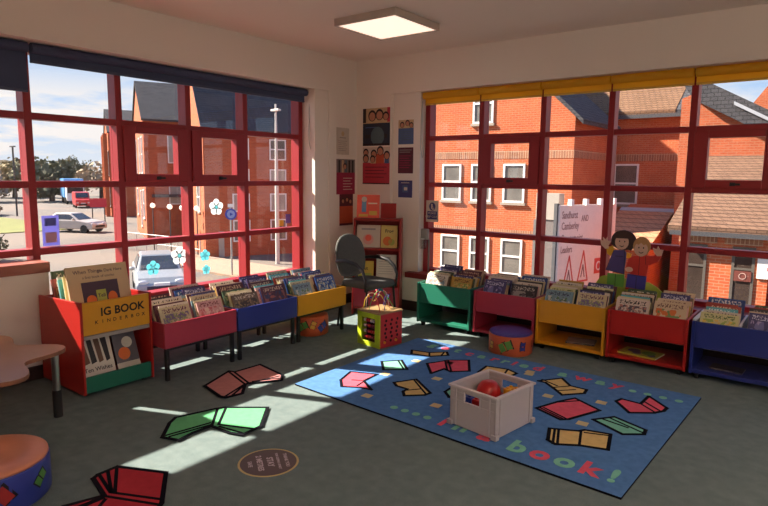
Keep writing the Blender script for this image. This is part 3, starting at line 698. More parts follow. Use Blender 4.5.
pouf(2.385, -.745, .186, .19, 'orange drum pouf with violet top standing in front of the crimson bin', pb_, violet,
     [(-78, .09, .095, 2, .45), (-32, .09, .06, 5, 1.5), (-122, .08, .05, 3, 1.5), (20, .10, .07, 1, 0), (70, .1, .07, 2, 0), (140, .1, .07, 3, 0)])
pouf(.62, -1.40, .168, .19, 'orange drum pouf pushed under the yellow book tray', pb_, pb_,
     [(-72, .10, .08, 2, .5), (-38, .11, .06, 3, 1.2), (-5, .09, .085, 5, .6), (80, .1, .07, 2, 0), (160, .1, .07, 3, 0), (230, .1, .07, 5, 0)])
pouf(1.53, -4.44, .255, .20, 'blue drum pouf with salmon dimpled top beside the scalloped table', pbl, salmon,
     [(-12, .085, .105, 1, .7), (34, .11, .06, 2, .7), (-90, .1, .08, 3, 0), (100, .1, .08, 1, 0), (170, .1, .08, 3, 0)], True)

# ------------------------------------------------------------------ crate of toys
grey = mat('crate_grey', (.54, .49, .49), .5, var=.05)
rzc = R(-8.5)
t = thing('storage_crate', 'open grey plastic crate of toys standing on the rug', 'crate', (2.775, -2.41, ZR+.003), rzc)
Lx, Ly, Hc, th = .345, .40, .252, .012
c = MB()
c.box(.01, .01, .004, Lx-.01, Ly-.01, .016)
# end walls carry a hand slot, side walls are plain
for y in (0.006, Ly-.006-th):
    c.box(.006, y, .004, Lx-.006, y+th, .165); c.box(.006, y, .215, Lx-.006, y+th, Hc-.01)
    c.box(.006, y, .165, .115, y+th, .215); c.box(Lx-.115, y, .165, Lx-.006, y+th, .215)
for x in (.006, Lx-.006-th): c.box(x, .006, .004, x+th, Ly-.006, Hc-.01)
c.build('body', grey, t, bevel=.003)
r_ = MB(); r_.box(-.004, -.004, Hc-.014, Lx+.004, .02, Hc).box(-.004, Ly-.02, Hc-.014, Lx+.004, Ly+.004, Hc).box(-.004, .02, Hc-.014, .02, Ly-.02, Hc).box(Lx-.02, .02, Hc-.014, Lx+.004, Ly-.02, Hc)
r_.build('rim', mat('crate_rim', (.62, .56, .55), .45), t, bevel=.004)
for x in (.0, Lx-.012):
    for y in (.04, Ly-.052): MB().box(x, y, .01, x+.012, y+.012, Hc-.014).build('rib', grey, t, bevel=.002)
for y in (-.001, Ly-.011):
    for x in (.045, Lx-.057): MB().box(x, y, .01, x+.012, y+.012, Hc-.014).build('rib', grey, t, bevel=.002)
MB().box(.11, -.003, .158, Lx-.11, .01, .166).box(.11, -.003, .166, .118, .01, .222).box(Lx-.118, -.003, .166, Lx-.11, .01, .222).build('handle_rim', grey, t, bevel=.002)
for x in (-.008, Lx-.03):
    for y in (-.006, Ly-.03): MB().box(x, y, .0, x+.038, y+.036, .03).build('corner_foot', grey, t, bevel=.004)
CB = Matrix.Translation((2.775, -2.41, ZR+.003)) @ Matrix.Rotation(rzc, 4, 'Z')
def toy(name, label, mb, mats, x, y, z, rz=0, rx=0, ry=0):
    o = mb.build(name, mats, bevel=.004); o.matrix_world = CB @ XF((x, y, z), rz, rx, ry); tag(o, label, 'toy')
tr_, ty, tbl, tg = mat('toy_red', (.42, .012, .012), .3), mat('toy_yellow', (.72, .36, .015), .3), mat('toy_blue', (.02, .05, .3), .3), mat('toy_green', (.03, .25, .06), .3)
toy('toy_bowl', 'red toy bowl upside down in the grey crate', MB().lathe([(.078, 0), (.078, .012), (.068, .05), (.045, .08), (.02, .088)], 28), tr_, .115, .245, .152)
def brickm(nx, ny, s_=.038, h=.045):
    b = MB().box(0, 0, 0, nx*s_, ny*s_, h)
    for i in range(nx):
        for j in range(ny): b.lathe([(s_*.28, h-.001), (s_*.28, h+.009)], 14, ((i+.5)*s_, (j+.5)*s_))
    return b
toy('toy_brick', 'yellow toy brick beside the red bowl in the crate', brickm(2, 2), ty, .20, .275, .160, .02, .0)
toy('toy_brick', 'red toy brick lying by the hand slot of the crate', brickm(3, 2), tr_, .135, .05, .132, .12)
toy('toy_brick', 'dark blue toy brick at the left corner inside the crate', brickm(2, 2), tbl, .05, .045, .132, .1)
toy('toy_block', 'large red toy block at the bottom of the crate', MB().box(0, 0, 0, .15, .14, .125), tr_, .095, .215, .018, .0)
toy('toy_block', 'blue toy block at the bottom of the crate under the front bricks', MB().box(0, 0, 0, .24, .12, .11), tbl, .04, .03, .018, 0)
toy('toy_block', 'yellow toy block at the bottom right of the crate', MB().box(0, 0, 0, .07, .16, .13), ty, .252, .19, .018, 0)

# ------------------------------------------------------------------ activity cube
rzq = math.atan2(.277, .038)-PI/2
rzq = -math.atan2(.038, .277)
t = thing('activity_cube', 'wooden activity cube with lime frame, red side and bead maze', 'toy', (1.19, -1.385, 0), rzq)
Q = .285; lime = mat('lime_paint', (.42, .55, .02), .4); cr = mat('cube_red', (.45, .03, .035), .4); top = mat('cube_top_wood', (.34, .22, .10), .5)
f = MB(); f.box(0, 0, 0, .055, .014, .30).box(Q-.06, 0, 0, Q, .014, .30).box(.055, 0, 0, Q-.06, .014, .045).box(.055, 0, .255, Q-.06, .014, .30)
f.build('front_frame', lime, t, bevel=.004)
f = MB(); f.box(Q-.014, .014, 0, Q, Q, .30); 
f.build('side_panel', cr, t, bevel=.003)
hole_ = mat('hole_dark', (.02, .006, .006), .8)
for i in range(3):
    for j in range(6): MB().lathe([(.013, 0), (.013, .002)], 10, (0, 0), 0, XF((Q, .07+.07*i+.012*(j % 2), .055+.037*j), 0, 0, PI/2)).build('hole', hole_, t)
f = MB(); f.box(0, .014, 0, .014, Q-.014, .30).box(0, Q-.014, 0, Q-.014, Q, .30); f.build('back_panel', lime, t)
MB().box(.014, .10, .0, Q-.014, .11, .30).build('inner_board', mat('cube_dark_board', (.06, .025, .03), .7), t)
MB().box(-.004, -.004, .30, Q+.004, Q+.004, .316).build('top_board', top, t, bevel=.004)
bead = [mat('bead_red', (.5, .02, .03), .3), mat('bead_white', (.7, .66, .6), .3), mat('bead_blue', (.03, .06, .35), .3), mat('bead_plum', (.16, .02, .05), .3)]
q = random.Random(3)
for j in range(4):
    z = .075+.05*j
    rod = MB().tube([(.05, .03, z), (Q-.055, .03, z)], .003, 6).build('abacus_rod', steel, t)
    for k in range(6):
        b = MB().ball((.075+.027*k, .03, z), .0155, 10); b.build('bead', bead[q.choice((0, 3, 3, 1, 0, 3))], rod)
for a in (.06, .20):
    MB().lathe([(.012, 0), (.012, .012)], 12, (0, 0), 0, XF((Q, a, .05), 0, 0, PI/2)).build('peg', ty, t)
wires = [('yellow', [(.03, .05, .316), (.04, .06, .40), (.07, .08, .43), (.09, .12, .38), (.12, .16, .44), (.16, .2, .36), (.2, .22, .316)]),
         ('red', [(.04, .22, .316), (.04, .2, .42), (.07, .17, .47), (.10, .14, .42), (.11, .12, .45), (.14, .09, .40), (.17, .06, .46), (.21, .05, .41), (.25, .04, .316)]),
         ('green', [(.12, .03, .316), (.13, .05, .40), (.15, .10, .48), (.17, .14, .49), (.18, .18, .44), (.2, .2, .40), (.23, .24, .316)]),
         ('blue', [(.24, .10, .316), (.25, .12, .44), (.23, .17, .47), (.19, .2, .41), (.15, .24, .45), (.10, .25, .40), (.07, .26, .316)]),
         ('pink', [(.08, .03, .316), (.08, .05, .44), (.10, .1, .46), (.09, .16, .42), (.10, .2, .47), (.13, .24, .44), (.14, .26, .316)])]
wc = {'yellow': (.6, .42, .04), 'red': (.45, .03, .03), 'green': (.08, .32, .06), 'blue': (.04, .08, .35), 'pink': (.5, .28, .24)}
for nme, pts in wires:
    P3 = [Vector(p) for p in pts]; sm = []
    for i in range(len(P3)-1):
        p0, p1, p2, p3 = P3[max(i-1, 0)], P3[i], P3[i+1], P3[min(i+2, len(P3)-1)]
        for s_ in range(6):
            u = s_/6; sm.append(.5*((2*p1)+(p2-p0)*u+(2*p0-5*p1+4*p2-p3)*u*u+(3*p1-p0-3*p2+p3)*u**3))
    sm.append(P3[-1])
    o = MB().tube(sm, .0035, 6).build('maze_wire', mat('wire_'+nme, wc[nme], .3), t, label=nme+' maze wire')
    for k in (9, 12, 15): MB().ball(sm[min(k+q.randrange(8), len(sm)-4)], .012, 10).build('bead', [bead[0], ty, tg, tbl][q.randrange(4)], o)
# ------------------------------------------------------------------ posters
def pm(n, c): return mat(n, S(*c), .6, var=.15, scale=25)
PP = dict(w=pm('poster_white', (205, 190, 175)), k=pm('poster_dark', (45, 38, 40)), n=pm('poster_navy', (38, 44, 60)), b=pm('poster_blue', (78, 96, 138)), r=pm('poster_red', (185, 52, 66)), m=pm('poster_magenta', (150, 32, 66)),
          p=pm('poster_plum', (88, 28, 44)), o=pm('poster_orange', (190, 80, 50)), s=pm('poster_skin', (188, 128, 100)), h=pm('poster_hair', (46, 30, 28)), g=pm('poster_grey', (125, 112, 108)), v=pm('poster_violet', (64, 60, 115)), c=pm('poster_cream', (200, 170, 130)), t=pm('poster_teal', (80, 100, 110)))
KEYS = list(PP); PMATS = [PP[k] for k in KEYS]
def poster(label, w, h, base, items, wall, u, z, off=0., group='posters'):
    """items: ('r',x0,y0,x1,y1,key) rectangles, ('d',x,y,r,key) discs, ('t',x,y,size,text,key), all in metres from bottom left"""
    b = MB(); b.box(0, -.003, 0, w, 0, h, KEYS.index(base)); L = .0034
    for i, it in enumerate(items):
        l = L+i*.00006
        if it[0] == 'r': b.box(it[1]*w, -l, it[2]*h, it[3]*w, -.0025, it[4]*h, KEYS.index(it[5]))
        elif it[0] == 'd': b.prism([(it[1]*w+it[3]*w*math.cos(2*PI*j/14), it[2]*h+it[3]*w*1.1*math.sin(2*PI*j/14)) for j in range(14)], -l, -.0025, lambda a, c, hh: (a, hh, c), KEYS.index(it[4]))
        else: b.text(it[4], it[3], XF((it[1]*w, -l, it[2]*h), 0, PI/2), KEYS.index(it[5]), .0004, .01)
    o = b.build('poster', PMATS)
    if wall == 'left': o.location = (off, u, z); o.rotation_euler = (0, 0, PI/2)      # local x -> +Y, -y -> +X
    else: o.location = (u, off, z)
    tag(o, label, 'poster', None)
rows = lambda x0, x1, y0, n, dy, k, th=.012: [('r', x0, y0-i*dy, x1-.1*(i % 2), y0-i*dy+th, k) for i in range(n)]
def face(x, y, r, hair='h'): return [('d', x, y+.02, r*1.15, hair), ('d', x, y, r*.85, 's')]
poster('pale notice taped to the left wall above the magenta poster', .215, .30, 'w', [('d', .5, .78, .12, 'c'), ('r', .25, .62, .75, .64, 'g')]+rows(.15, .85, .5, 6, .07, 'g', .01), 'left', -.352, 1.735)
poster('magenta poster with a strip of photos on the left wall', .32, .40, 'm', [('r', 0, .62, 1, 1, 'g')]+[('r', .1+.18*i, .62, .2+.18*i, .97, k) for i, k in enumerate('kcthk')]+face(.45, .78, .09)+rows(.35, .85, .45, 5, .08, 'w', .02), 'left', -.352, 1.285)
poster('orange-red poster just above the chair back on the left wall', .235, .36, 'o', [('r', 0, .62, 1, 1, 'p')]+face(.25, .78, .1)+face(.55, .82, .1)+face(.8, .76, .1)+[('r', 0, 0, 1, .07, 'p')], 'left', -.30, .925)
poster('dark poster with a photo and a navy panel, top of the pair in the corner', .39, .42, 'n', [('r', 0, .60, 1, 1, 'c'), ('r', .0, .62, .12, 1, 'h'), ('r', .9, .62, 1, 1, 'r')]+face(.35, .78, .13)+face(.62, .80, .13)+face(.85, .76, .1)+[('r', .1, .48, .6, .50, 'b'), ('r', .08, .2, .9, .3, 'k'), ('d', .55, .25, .25, 't'), ('r', 0, 0, 1, .06, 'h')], 'right', .098, 1.84)
poster('red poster of small figures, bottom of the pair in the corner', .39, .42, 'r', [('r', 0, .58, 1, 1, 'w'), ('r', .04, .58, .2, .72, 'g'), ('r', .5, .56, .8, .82, 'o'), ('r', .82, .56, .98, .72, 'b'), ('r', .3, .56, .5, .68, 'c')]+face(.12, .84, .09)+face(.12, .68, .1)+face(.42, .80, .1)+face(.38, .66, .09)+face(.66, .88, .11)+face(.9, .76, .1)+rows(.1, .9, .45, 4, .09, 'p', .02)+[('r', 0, 0, 1, .03, 'h')], 'right', .098, 1.405)
poster('blue poster with a photo strip beside the yellow blind', .205, .265, 'b', [('r', 0, .66, 1, 1, 'c')]+face(.25, .78, .13)+face(.6, .85, .13, 'k')+face(.85, .76, .12)+rows(.15, .85, .5, 5, .08, 't', .02), 'right', .57, 1.85, .05)
poster('dark plum poster below the blue one near the window', .205, .285, 'p', rows(.1, .9, .88, 2, .08, 'g', .04)+rows(.1, .85, .66, 6, .09, 'm', .03), 'right', .57, 1.53, .05)
poster('small violet leaflet lowest of the column near the window', .19, .19, 'v', [('r', .3, .3, .7, .72, 'b'), ('r', .42, .42, .66, .6, 'w'), ('r', .2, .84, .8, .88, 'w')], 'right', .578, 1.262, .05)
poster('white sign with blue symbol on the pillar beside the window frame', .16, .235, 'w', [('d', .5, .72, .26, 'v'), ('d', .46, .80, .07, 'w'), ('r', .40, .62, .54, .76, 'w'), ('d', .55, .64, .10, 'w'), ('d', .57, .66, .055, 'v'), ('r', .1, .12, .9, .50, 'v'), ('t', .5, .36, .032, 'PLEASE', 'w'), ('t', .5, .20, .032, 'KEEP CLEAR', 'w')], 'right', .895, 1.0, .15)

# sanitiser dispenser and its trunking on the window jamb
t = thing('hand_dispenser', 'grey wall dispenser below the white sign by the window', 'dispenser', (.895, .148, 0))
gp = mat('dispenser_grey', (.30, .29, .28), .5)
MB().box(-.055, -.05, .80, .055, -.004, .92).build('cover', gp, t, bevel=.012)
MB().lathe([(.036, .70), (.04, .72), (.04, .79), (.03, .80)], 20, (0, -.05)).build('bottle', glass('dispenser_clear', (.8, .8, .78), .1), t)
MB().box(-.02, -.085, .80, .02, -.05, .815).build('lever', white, t, bevel=.003)
MB().box(.035, -.0035, .44, .055, .0, .80).build('trunking', gp, t)
t = thing('floor_plug', 'white plug and adaptor on the floor by the green bin', 'plug', (1.07, -.10, 0))
MB().box(-.06, -.04, 0, .06, .04, .035).build('adaptor', white, t, bevel=.008); MB().box(-.01, -.02, .035, .03, .02, .09).build('plug', white, t, bevel=.006)

# ------------------------------------------------------------------ cut-out children on the sill
fl_ = lambda n, c: mat(n, S(*c), .6, var=.06, scale=20)
skin, hair, boyh, dress, shirt, yshirt, grass_, gpants, bpants, line = fl_('cut_skin', (205, 168, 148)), fl_('cut_hair', (58, 34, 28)), fl_('cut_blond', (178, 132, 84)), fl_('cut_dress', (76, 66, 120)), fl_('cut_shirt', (185, 48, 40)), fl_('cut_yellow', (222, 165, 40)), fl_('cut_grass', (150, 165, 60)), fl_('cut_green', (90, 150, 60)), fl_('cut_blue', (60, 58, 140)), fl_('cut_line', (30, 22, 30))
CM = [skin, hair, boyh, dress, shirt, yshirt, grass_, gpants, bpants, line]
t = thing('cutout_figure_board', 'painted wooden cut-out of a waving girl and boy on the window sill', 'sign', (2.877, -.012, .435))
# crop pixels (7.67 px per photo pixel) measured to metres: 483 crop px = .52 m wide
def cu(px, py): return ((px-77)/483*.518, (500-py)/483*.545+.092)
def shape(b, pts, mi, d): b.prism([cu(*p) for p in pts], -d, .0, lambda a, c, h: (a, h, c), mi)
def oval(cx, cy, rx, ry, n=20): return [(cx+rx*math.cos(2*PI*i/n), cy+ry*math.sin(2*PI*i/n)) for i in range(n)]
b = MB(); b.prism([(-.02, .0), (.55, .0), (.55, .10), (.49, .15), (.43, .18), (.06, .205), (.02, .19), (-.02, .13)], -.012, 0, lambda a, c, h: (a, h, c), 6)
b.build('grass_base', CM, t)
def limb(b, pts, w, mi, d):
    q_ = [Vector(cu(*p)) for p in pts]
    b.stroke([tuple(v) for v in q_], w, -d, 0, mi, False, lambda a, c, h: (a, -h-d, c) if False else (a, h, c))
b = MB()
shape(b, [(150, 380), (285, 380), (285, 480), (150, 480)], 7, .0135)
shape(b, [(190, 195), (275, 190), (290, 215), (280, 375), (135, 355)], 3, .0145)
shape(b, [(130, 185), (175, 160), (195, 190), (165, 245), (135, 225)], 5, .0140)
shape(b, [(290, 205), (330, 215), (325, 250), (292, 250)], 5, .0142)
shape(b, [(85, 160), (75, 120), (100, 130), (95, 100), (115, 120), (130, 95), (133, 125), (160, 130), (140, 165), (150, 185), (120, 190)], 0, .0143)
shape(b, oval(262, 112, 98, 78)+[], 1, .0150)
shape(b, [(165, 150), (175, 95), (350, 95), (352, 150), (325, 188), (290, 180), (220, 160), (195, 155)], 1, .0149)
shape(b, oval(250, 128, 54, 58), 0, .0155)
shape(b, [(190, 60), (330, 60), (310, 98), (205, 100)], 1, .0160)
for ex in (232, 272): shape(b, oval(ex, 122, 5, 7, 10), 9, .0162)
shape(b, [(232, 152), (250, 160), (270, 152), (268, 158), (250, 167), (234, 158)], 9, .0162)
for ln in ([(215, 385), (215, 478)],): b.stroke([cu(*p) for p in ln], .005, -.0142, 0, 9, False, lambda a, c, h: (a, h, c))
for ln in ([(190, 195), (135, 355), (280, 375)], [(275, 190), (282, 370)], [(205, 240), (268, 240)]): b.stroke([cu(*p) for p in ln], .004, -.0150, 0, 9, False, lambda a, c, h: (a, h, c))
b.build('girl_figure', CM, t)
b = MB()
shape(b, [(310, 370), (455, 370), (450, 485), (300, 480)], 8, .0170)
shape(b, [(300, 476), (452, 482), (452, 494), (298, 492)], 4, .0172)
shape(b, [(355, 225), (450, 215), (470, 250), (455, 375), (330, 370), (295, 320), (310, 250)], 4, .0176)
shape(b, [(440, 220), (500, 215), (520, 190), (555, 215), (530, 260), (470, 290), (445, 270)], 4, .0178)
shape(b, [(500, 190), (490, 155), (515, 165), (525, 140), (540, 165), (565, 165), (555, 210), (525, 215)], 0, .0180)
shape(b, oval(405, 150, 66, 74), 2, .0180)
shape(b, oval(402, 172, 52, 55), 0, .0186)
shape(b, [(345, 150), (352, 110), (380, 82), (430, 80), (460, 108), (466, 150), (440, 128), (420, 140), (400, 122), (380, 140), (362, 128)], 2, .0189)
shape(b, oval(320, 335, 30, 20), 0, .0186)
for ex in (385, 420): shape(b, oval(ex, 160, 5, 7, 10), 9, .0192)
shape(b, [(385, 190), (402, 198), (422, 190), (420, 197), (402, 205), (387, 197)], 9, .0192)
for ln in ([(395, 225), (395, 368)], [(440, 225), (445, 285)], [(380, 385), (380, 480)], [(310, 375), (450, 378)]): b.stroke([cu(*p) for p in ln], .004, -.0184, 0, 9, False, lambda a, c, h: (a, h, c))
b.build('boy_figure', CM, t)

# ------------------------------------------------------------------ stickers and hangings on the left glass
def backlit(name, c, f=.65):
    m, nt, p = _new(name); p.inputs['Base Color'].default_value = (*c, 1)
    t_ = nt.nodes.new('ShaderNodeBsdfTranslucent'); t_.inputs[0].default_value = (*c, 1); x_ = nt.nodes.new('ShaderNodeMixShader'); x_.inputs[0].default_value = f
    lk(nt, p.outputs[0], x_.inputs[1]); lk(nt, t_.outputs[0], x_.inputs[2]); lk(nt, x_.outputs[0], nt.nodes['Material Output'].inputs[0]); MATS[name] = m; return m
whs = backlit('sticker_white', (.80, .86, .88)); tqs = backlit('sticker_turquoise', (.30, .70, .76))
def flower(y, z, r, label, m=whs, n=5):
    b = MB()
    for i in range(n):
        a = 2*PI*i/n+.3; b.prism([(y+r*.55*math.cos(a)+r*.42*math.cos(2*PI*k/12), z+r*.55*math.sin(a)+r*.42*math.sin(2*PI*k/12)) for k in range(12)], 0, .0015+.0001*i, lambda p, q_, h: (-.2795+h, p, q_), 0)
    b.prism([(y+r*.25*math.cos(2*PI*k/12), z+r*.25*math.sin(2*PI*k/12)) for k in range(12)], 0, .0024, lambda p, q_, h: (-.2795+h, p, q_), 1)
    tag(b.build('window_sticker', [m, tqs]), label, 'sticker')
flower(-1.785, 1.18, .085, 'white flower sticker on the glass beside the blue round road sign')
flower(-2.21, .745, .09, 'white flower sticker low on the glass above the silver car')
flower(-1.93, .72, .06, 'turquoise flower sticker on the low pane behind the blue tray', tqs)
flower(-1.92, .58, .05, 'lower turquoise flower sticker just above the tray books', tqs)
flower(-2.48, .66, .07, 'turquoise flower sticker in front of the silver car', tqs)
def square(y0, z0, y1, z1, m, label): tag(MB().box(-.2795, y0, z0, -.278, y1, z1).build('window_sticker', m), label, 'sticker')
square(-.965, .945, -.905, 1.01, mat('sticker_yellow', (.75, .5, .05), .6), 'small yellow square sticker at the right end of the left window')
square(-.87, .97, -.80, 1.07, mat('sticker_violet', (.16, .10, .42), .6), 'small violet square sticker at the right end of the left window')
b = MB(); b.box(-.2795, -3.39, .935, -.278, -3.265, 1.17, 0).box(-.2778, -3.37, 1.09, -.2775, -3.285, 1.15, 1).box(-.2778, -3.37, .96, -.2775, -3.285, 1.04, 2)
m_, nt_, p_ = _new('poster_backlit'); p_.inputs['Base Color'].default_value = (.30, .30, .62, 1)
_t = nt_.nodes.new('ShaderNodeBsdfTranslucent'); _t.inputs[0].default_value = (.32, .32, .66, 1); _x = nt_.nodes.new('ShaderNodeMixShader'); _x.inputs[0].default_value = .6
lk(nt_, p_.outputs[0], _x.inputs[1]); lk(nt_, _t.outputs[0], _x.inputs[2]); lk(nt_, _x.outputs[0], nt_.nodes['Material Output'].inputs[0])
tag(b.build('window_poster', [m_, mat('poster_blue_text', (.1, .12, .45), .6), mat('poster_pinkish', (.5, .3, .42), .6)]), 'violet blue poster stuck to the left window beside the first mullion', 'poster')

# box added out of view on the ledge to block a low sun patch
tag(MB().box(0, 0, 0, .16, .80, .48).box(-.004, -.004, .48, .164, .804, .56).build('sun_blocking_box', mat('blocker_brown', (.30, .19, .11), .8), bevel=.006, loc=(-.165, -4.77, .857)), 'brown box added to block sun, unseen on the ledge beyond the left edge', 'box')
# ------------------------------------------------------------------ street level lies three metres below the room
GZ = -3.0
brk = brick('red_brick', (.42, .105, .045), (.34, .08, .036), (.36, .19, .12))
brk2 = brick('orange_brick', (.47, .118, .046), (.40, .088, .037), (.43, .23, .14))
band = brick('soldier_band', (.34, .15, .085), (.22, .10, .065), (.44, .30, .20), w=.09, h=.3, msize=.012, off=0)
slate = brick('slate_tiles', (.085, .083, .088), (.062, .062, .068), (.022, .022, .026), w=.2, h=.12, msize=.012)
tile = brick('tan_tiles', (.20, .115, .07), (.165, .095, .056), (.08, .045, .03), w=.2, h=.10, msize=.016)
btile = brick('brown_tiles', (.19, .11, .072), (.155, .09, .06), (.07, .04, .028), w=.2, h=.075, msize=.012)
ptile = brick('peach_tiles', (.50, .25, .14), (.44, .21, .12), (.24, .12, .07), w=.25, h=.12, msize=.015)
upvc = mat('white_window_frame', (.72, .70, .68), .4)
wpane = mat('dim_window_pane', (.14, .13, .115), .12, var=.6, scale=1.6, spec=.6)
ppane = mat('pale_panel', (.34, .31, .27), .5, var=.15, scale=1)
stone = mat('concrete_sill', (.30, .25, .20), .8)
lead = mat('lead_flashing', (.35, .37, .40), .5)
dkgrey = mat('downpipe_grey', (.06, .06, .065), .5)
def ground_mat():
    m, nt, p = _new('street_surface'); co = coord(nt)
    a = noise(nt, co, .12, 3); b = noise(nt, co, 2.5, 4)
    r = nt.nodes.new('ShaderNodeMapRange'); lk(nt, a.outputs[0], r.inputs[0]); r.inputs[1].default_value = .4; r.inputs[2].default_value = .62
    c = mixc(nt, r.outputs[0], (.10, .09, .08), (.16, .125, .098)); c = mixc(nt, math_node(nt, 'MULTIPLY', b.outputs[0], .4), c, (.12, .11, .10))
    lk(nt, c, p.inputs['Base Color']); p.inputs['Roughness'].default_value = .9; return m
struct(MB().box(-230, -60, GZ-.4, 60, 160, GZ).build('street_ground', ground_mat()))
# the room stands on a lower storey
struct(MB().box(-.36, YE-.2, GZ, XE+.2, .36, -.12).build('wall_storey_below', brk))

def ext_window(parent, u0, z0, u1, z1, fn, bars=1, pane=wpane, sill=True, cross=True):
    """white casement set on a wall; fn(u, d, z) -> local xyz with d outwards from the wall"""
    def bx(mb, a0, d0, c0, a1, d1, c1, mi=0):
        vs = [fn(u, d, z) for z in (c0, c1) for u, d in ((a0, d0), (a1, d0), (a1, d1), (a0, d1))]
        mb.add(vs, [(3, 2, 1, 0), (4, 5, 6, 7), (0, 1, 5, 4), (1, 2, 6, 5), (2, 3, 7, 6), (3, 0, 4, 7)], mi)
    f = MB(); w = .07
    bx(f, u0, -.01, z0, u0+w, .05, z1); bx(f, u1-w, -.01, z0, u1, .05, z1); bx(f, u0+w, -.01, z0, u1-w, .05, z0+w); bx(f, u0+w, -.01, z1-w, u1-w, .05, z1)
    zc = z0+(z1-z0)*.52
    if cross: bx(f, u0+w, -.01, zc-.035, u1-w, .045, zc+.035)
    fo = f.build('window', upvc, parent)
    p = MB(); bx(p, u0+w, -.005, z0+w, u1-w, .012, z1-w); p.build('pane', pane, fo)
    if sill:
        s = MB(); bx(s, u0-.06, 0, z0-.09, u1+.06, .09, z0-.002); s.build('sill', stone, fo)

# terrace along the road: each house has a dim front towards the room and a sunlit gable on the road
TR = math.atan2(.902, .431)
def terrace(label, c, L, W, ze, zr, wins, side, nm):
    t = thing('brick_building', label, 'building', (*c, GZ), TR)
    e, r = ze-GZ, zr-GZ
    MB().prism([(0, 0), (W, 0), (W, e), (W/2, r), (0, e)], 0, L, lambda y, z, h: (h, y, z)).build('wall', brk, t)
    for s_ in (0, 1):
        y0, y1 = (-.25, W/2) if s_ == 0 else (W+.25, W/2)
        z0 = e-.25*(r-e)/(W/2)
        MB().prism([(y0, z0+.02), (y1, r+.02), (y1, r+.16), (y0, z0+.16)], -.12, L, lambda y, z, h: (h, y, z)).build('roof', slate, t)
    for (u0, z0, u1, z1, p) in wins: ext_window(t, u0, z0-GZ, u1, z1-GZ, lambda u, d, z: (u, -d, z), pane=p, sill=False, cross=p is wpane)
    for (u0, z0, u1, z1) in side: ext_window(t, u0, z0-GZ, u1, z1-GZ, lambda u, d, z: (-d, u, z), pane=wpane, sill=True)
    return t
g1 = [(u, z0, u+.95, z1, p) for u in (1.5, 3.6, 5.7) for z0, z1, p in ((2.3, 3.45, wpane), (1.05, 1.8, ppane), (-.55, .45, ppane), (-2.2, -1.0, wpane))]
b1 = terrace('nearer brick building with slate roof, its sunlit gable on the left', (-22.5, 14.0), 10, 8, 4.0, 8.5, g1,
        [(1.2, 1.6, 2.0, 3.2), (1.2, -.6, 2.0, 1.0), (4.2, 1.6, 5.2, 3.2), (4.2, -2.4, 5.2, .4)], 'a')
MB().box(.7, -.02, 0, 1.0, .0, 1.4).box(7.2, -.05, 0, 8.4, 0, 2.3).build('door_panel', ppane, b1)
g2 = [(u, z0, u+.8, z1, p) for u in (1.5, 2.9) for z0, z1, p in ((2.2, 4.2, ppane), (-.6, 1.4, ppane))]
b2 = terrace('brick building with steep slate gable behind the opening casements', (-32.6, 16.6), 9, 8, 5.1, 7.9, g2,
        [(.8, 1.5, 1.7, 4.0), (2.8, 1.5, 3.5, 4.0), (.8, -1.6, 1.7, .4), (2.8, -2.3, 3.5, .3), (5.4, 1.5, 6.3, 4.0), (5.4, -1.6, 6.3, .4)], 'b')
MB().box(0.4, -.35, 2.9, 6, -.02, 3.1).build('canopy', dkgrey, b2)
b3 = terrace('far sunlit brick building partly hidden by a red mullion', (-55, 26), 6, 10, 5.6, 8.2, [(1, 1, 2, 3.6, wpane)],
        [(.8, 1.2, 2., 3.8), (3.4, 1.2, 4.6, 3.8), (6, 1.2, 7.2, 3.8), (.8, -2, 2., .2), (3.4, -2, 4.6, .2)], 'c')
for i in range(3): MB().box(-.5, .4+i*3, 0, -.1, .9+i*3, 8.5).build('pier', brk2, b3)

# -------------------------------------------------- gable-ended block across the yard (right window)
t = thing('brick_building', 'sunlit red brick block with a gable and white windows opposite the right window', 'building', (-2.6, 14.2, GZ))
zE, zA = 3.5-GZ, 8.6-GZ
MB().prism([(-11, 0), (0, 0), (0, zE), (-5.5, zA), (-11, zE)], 0, 4.0, lambda x, z, h: (x, h, z)).build('wall', brk2, t)
for s_ in (0, 1):
    x0 = .3 if s_ == 0 else -11.3; sl = (zA-zE)/5.5; z0 = zE-.3*sl
    MB().prism([(x0, z0+.02), (-5.5, zA+.02), (-5.5, zA+.18), (x0, z0+.18)], -.1, 4.0, lambda x, z, h: (x, h, z)).build('roof', slate, t)
for z in (2.15, -.65):
    MB().box(-11.01, -.012, z-GZ, .012, 0, z+.28-GZ).build('soldier_band', band, t); MB().box(0, 0, z-GZ, .012, 4.0, z+.28-GZ).build('soldier_band', band, t)
for r_, (z0, z1) in enumerate(((.60, 1.97), (-2.0, -.71), (3.42, 4.8))):
    for x in ((-7.67, -6.41, -5.11, -9.5) if r_ < 2 else (-6.41, -9.3)):
        ext_window(t, x+2.6, z0-GZ, x+.83+2.6, z1-GZ, lambda u, d, z: (u, -d, z))
MB().tube([(-1.05, -.06, 1.2-GZ), (-1.05, -.06, 0)], .05).build('downpipe', upvc, t)

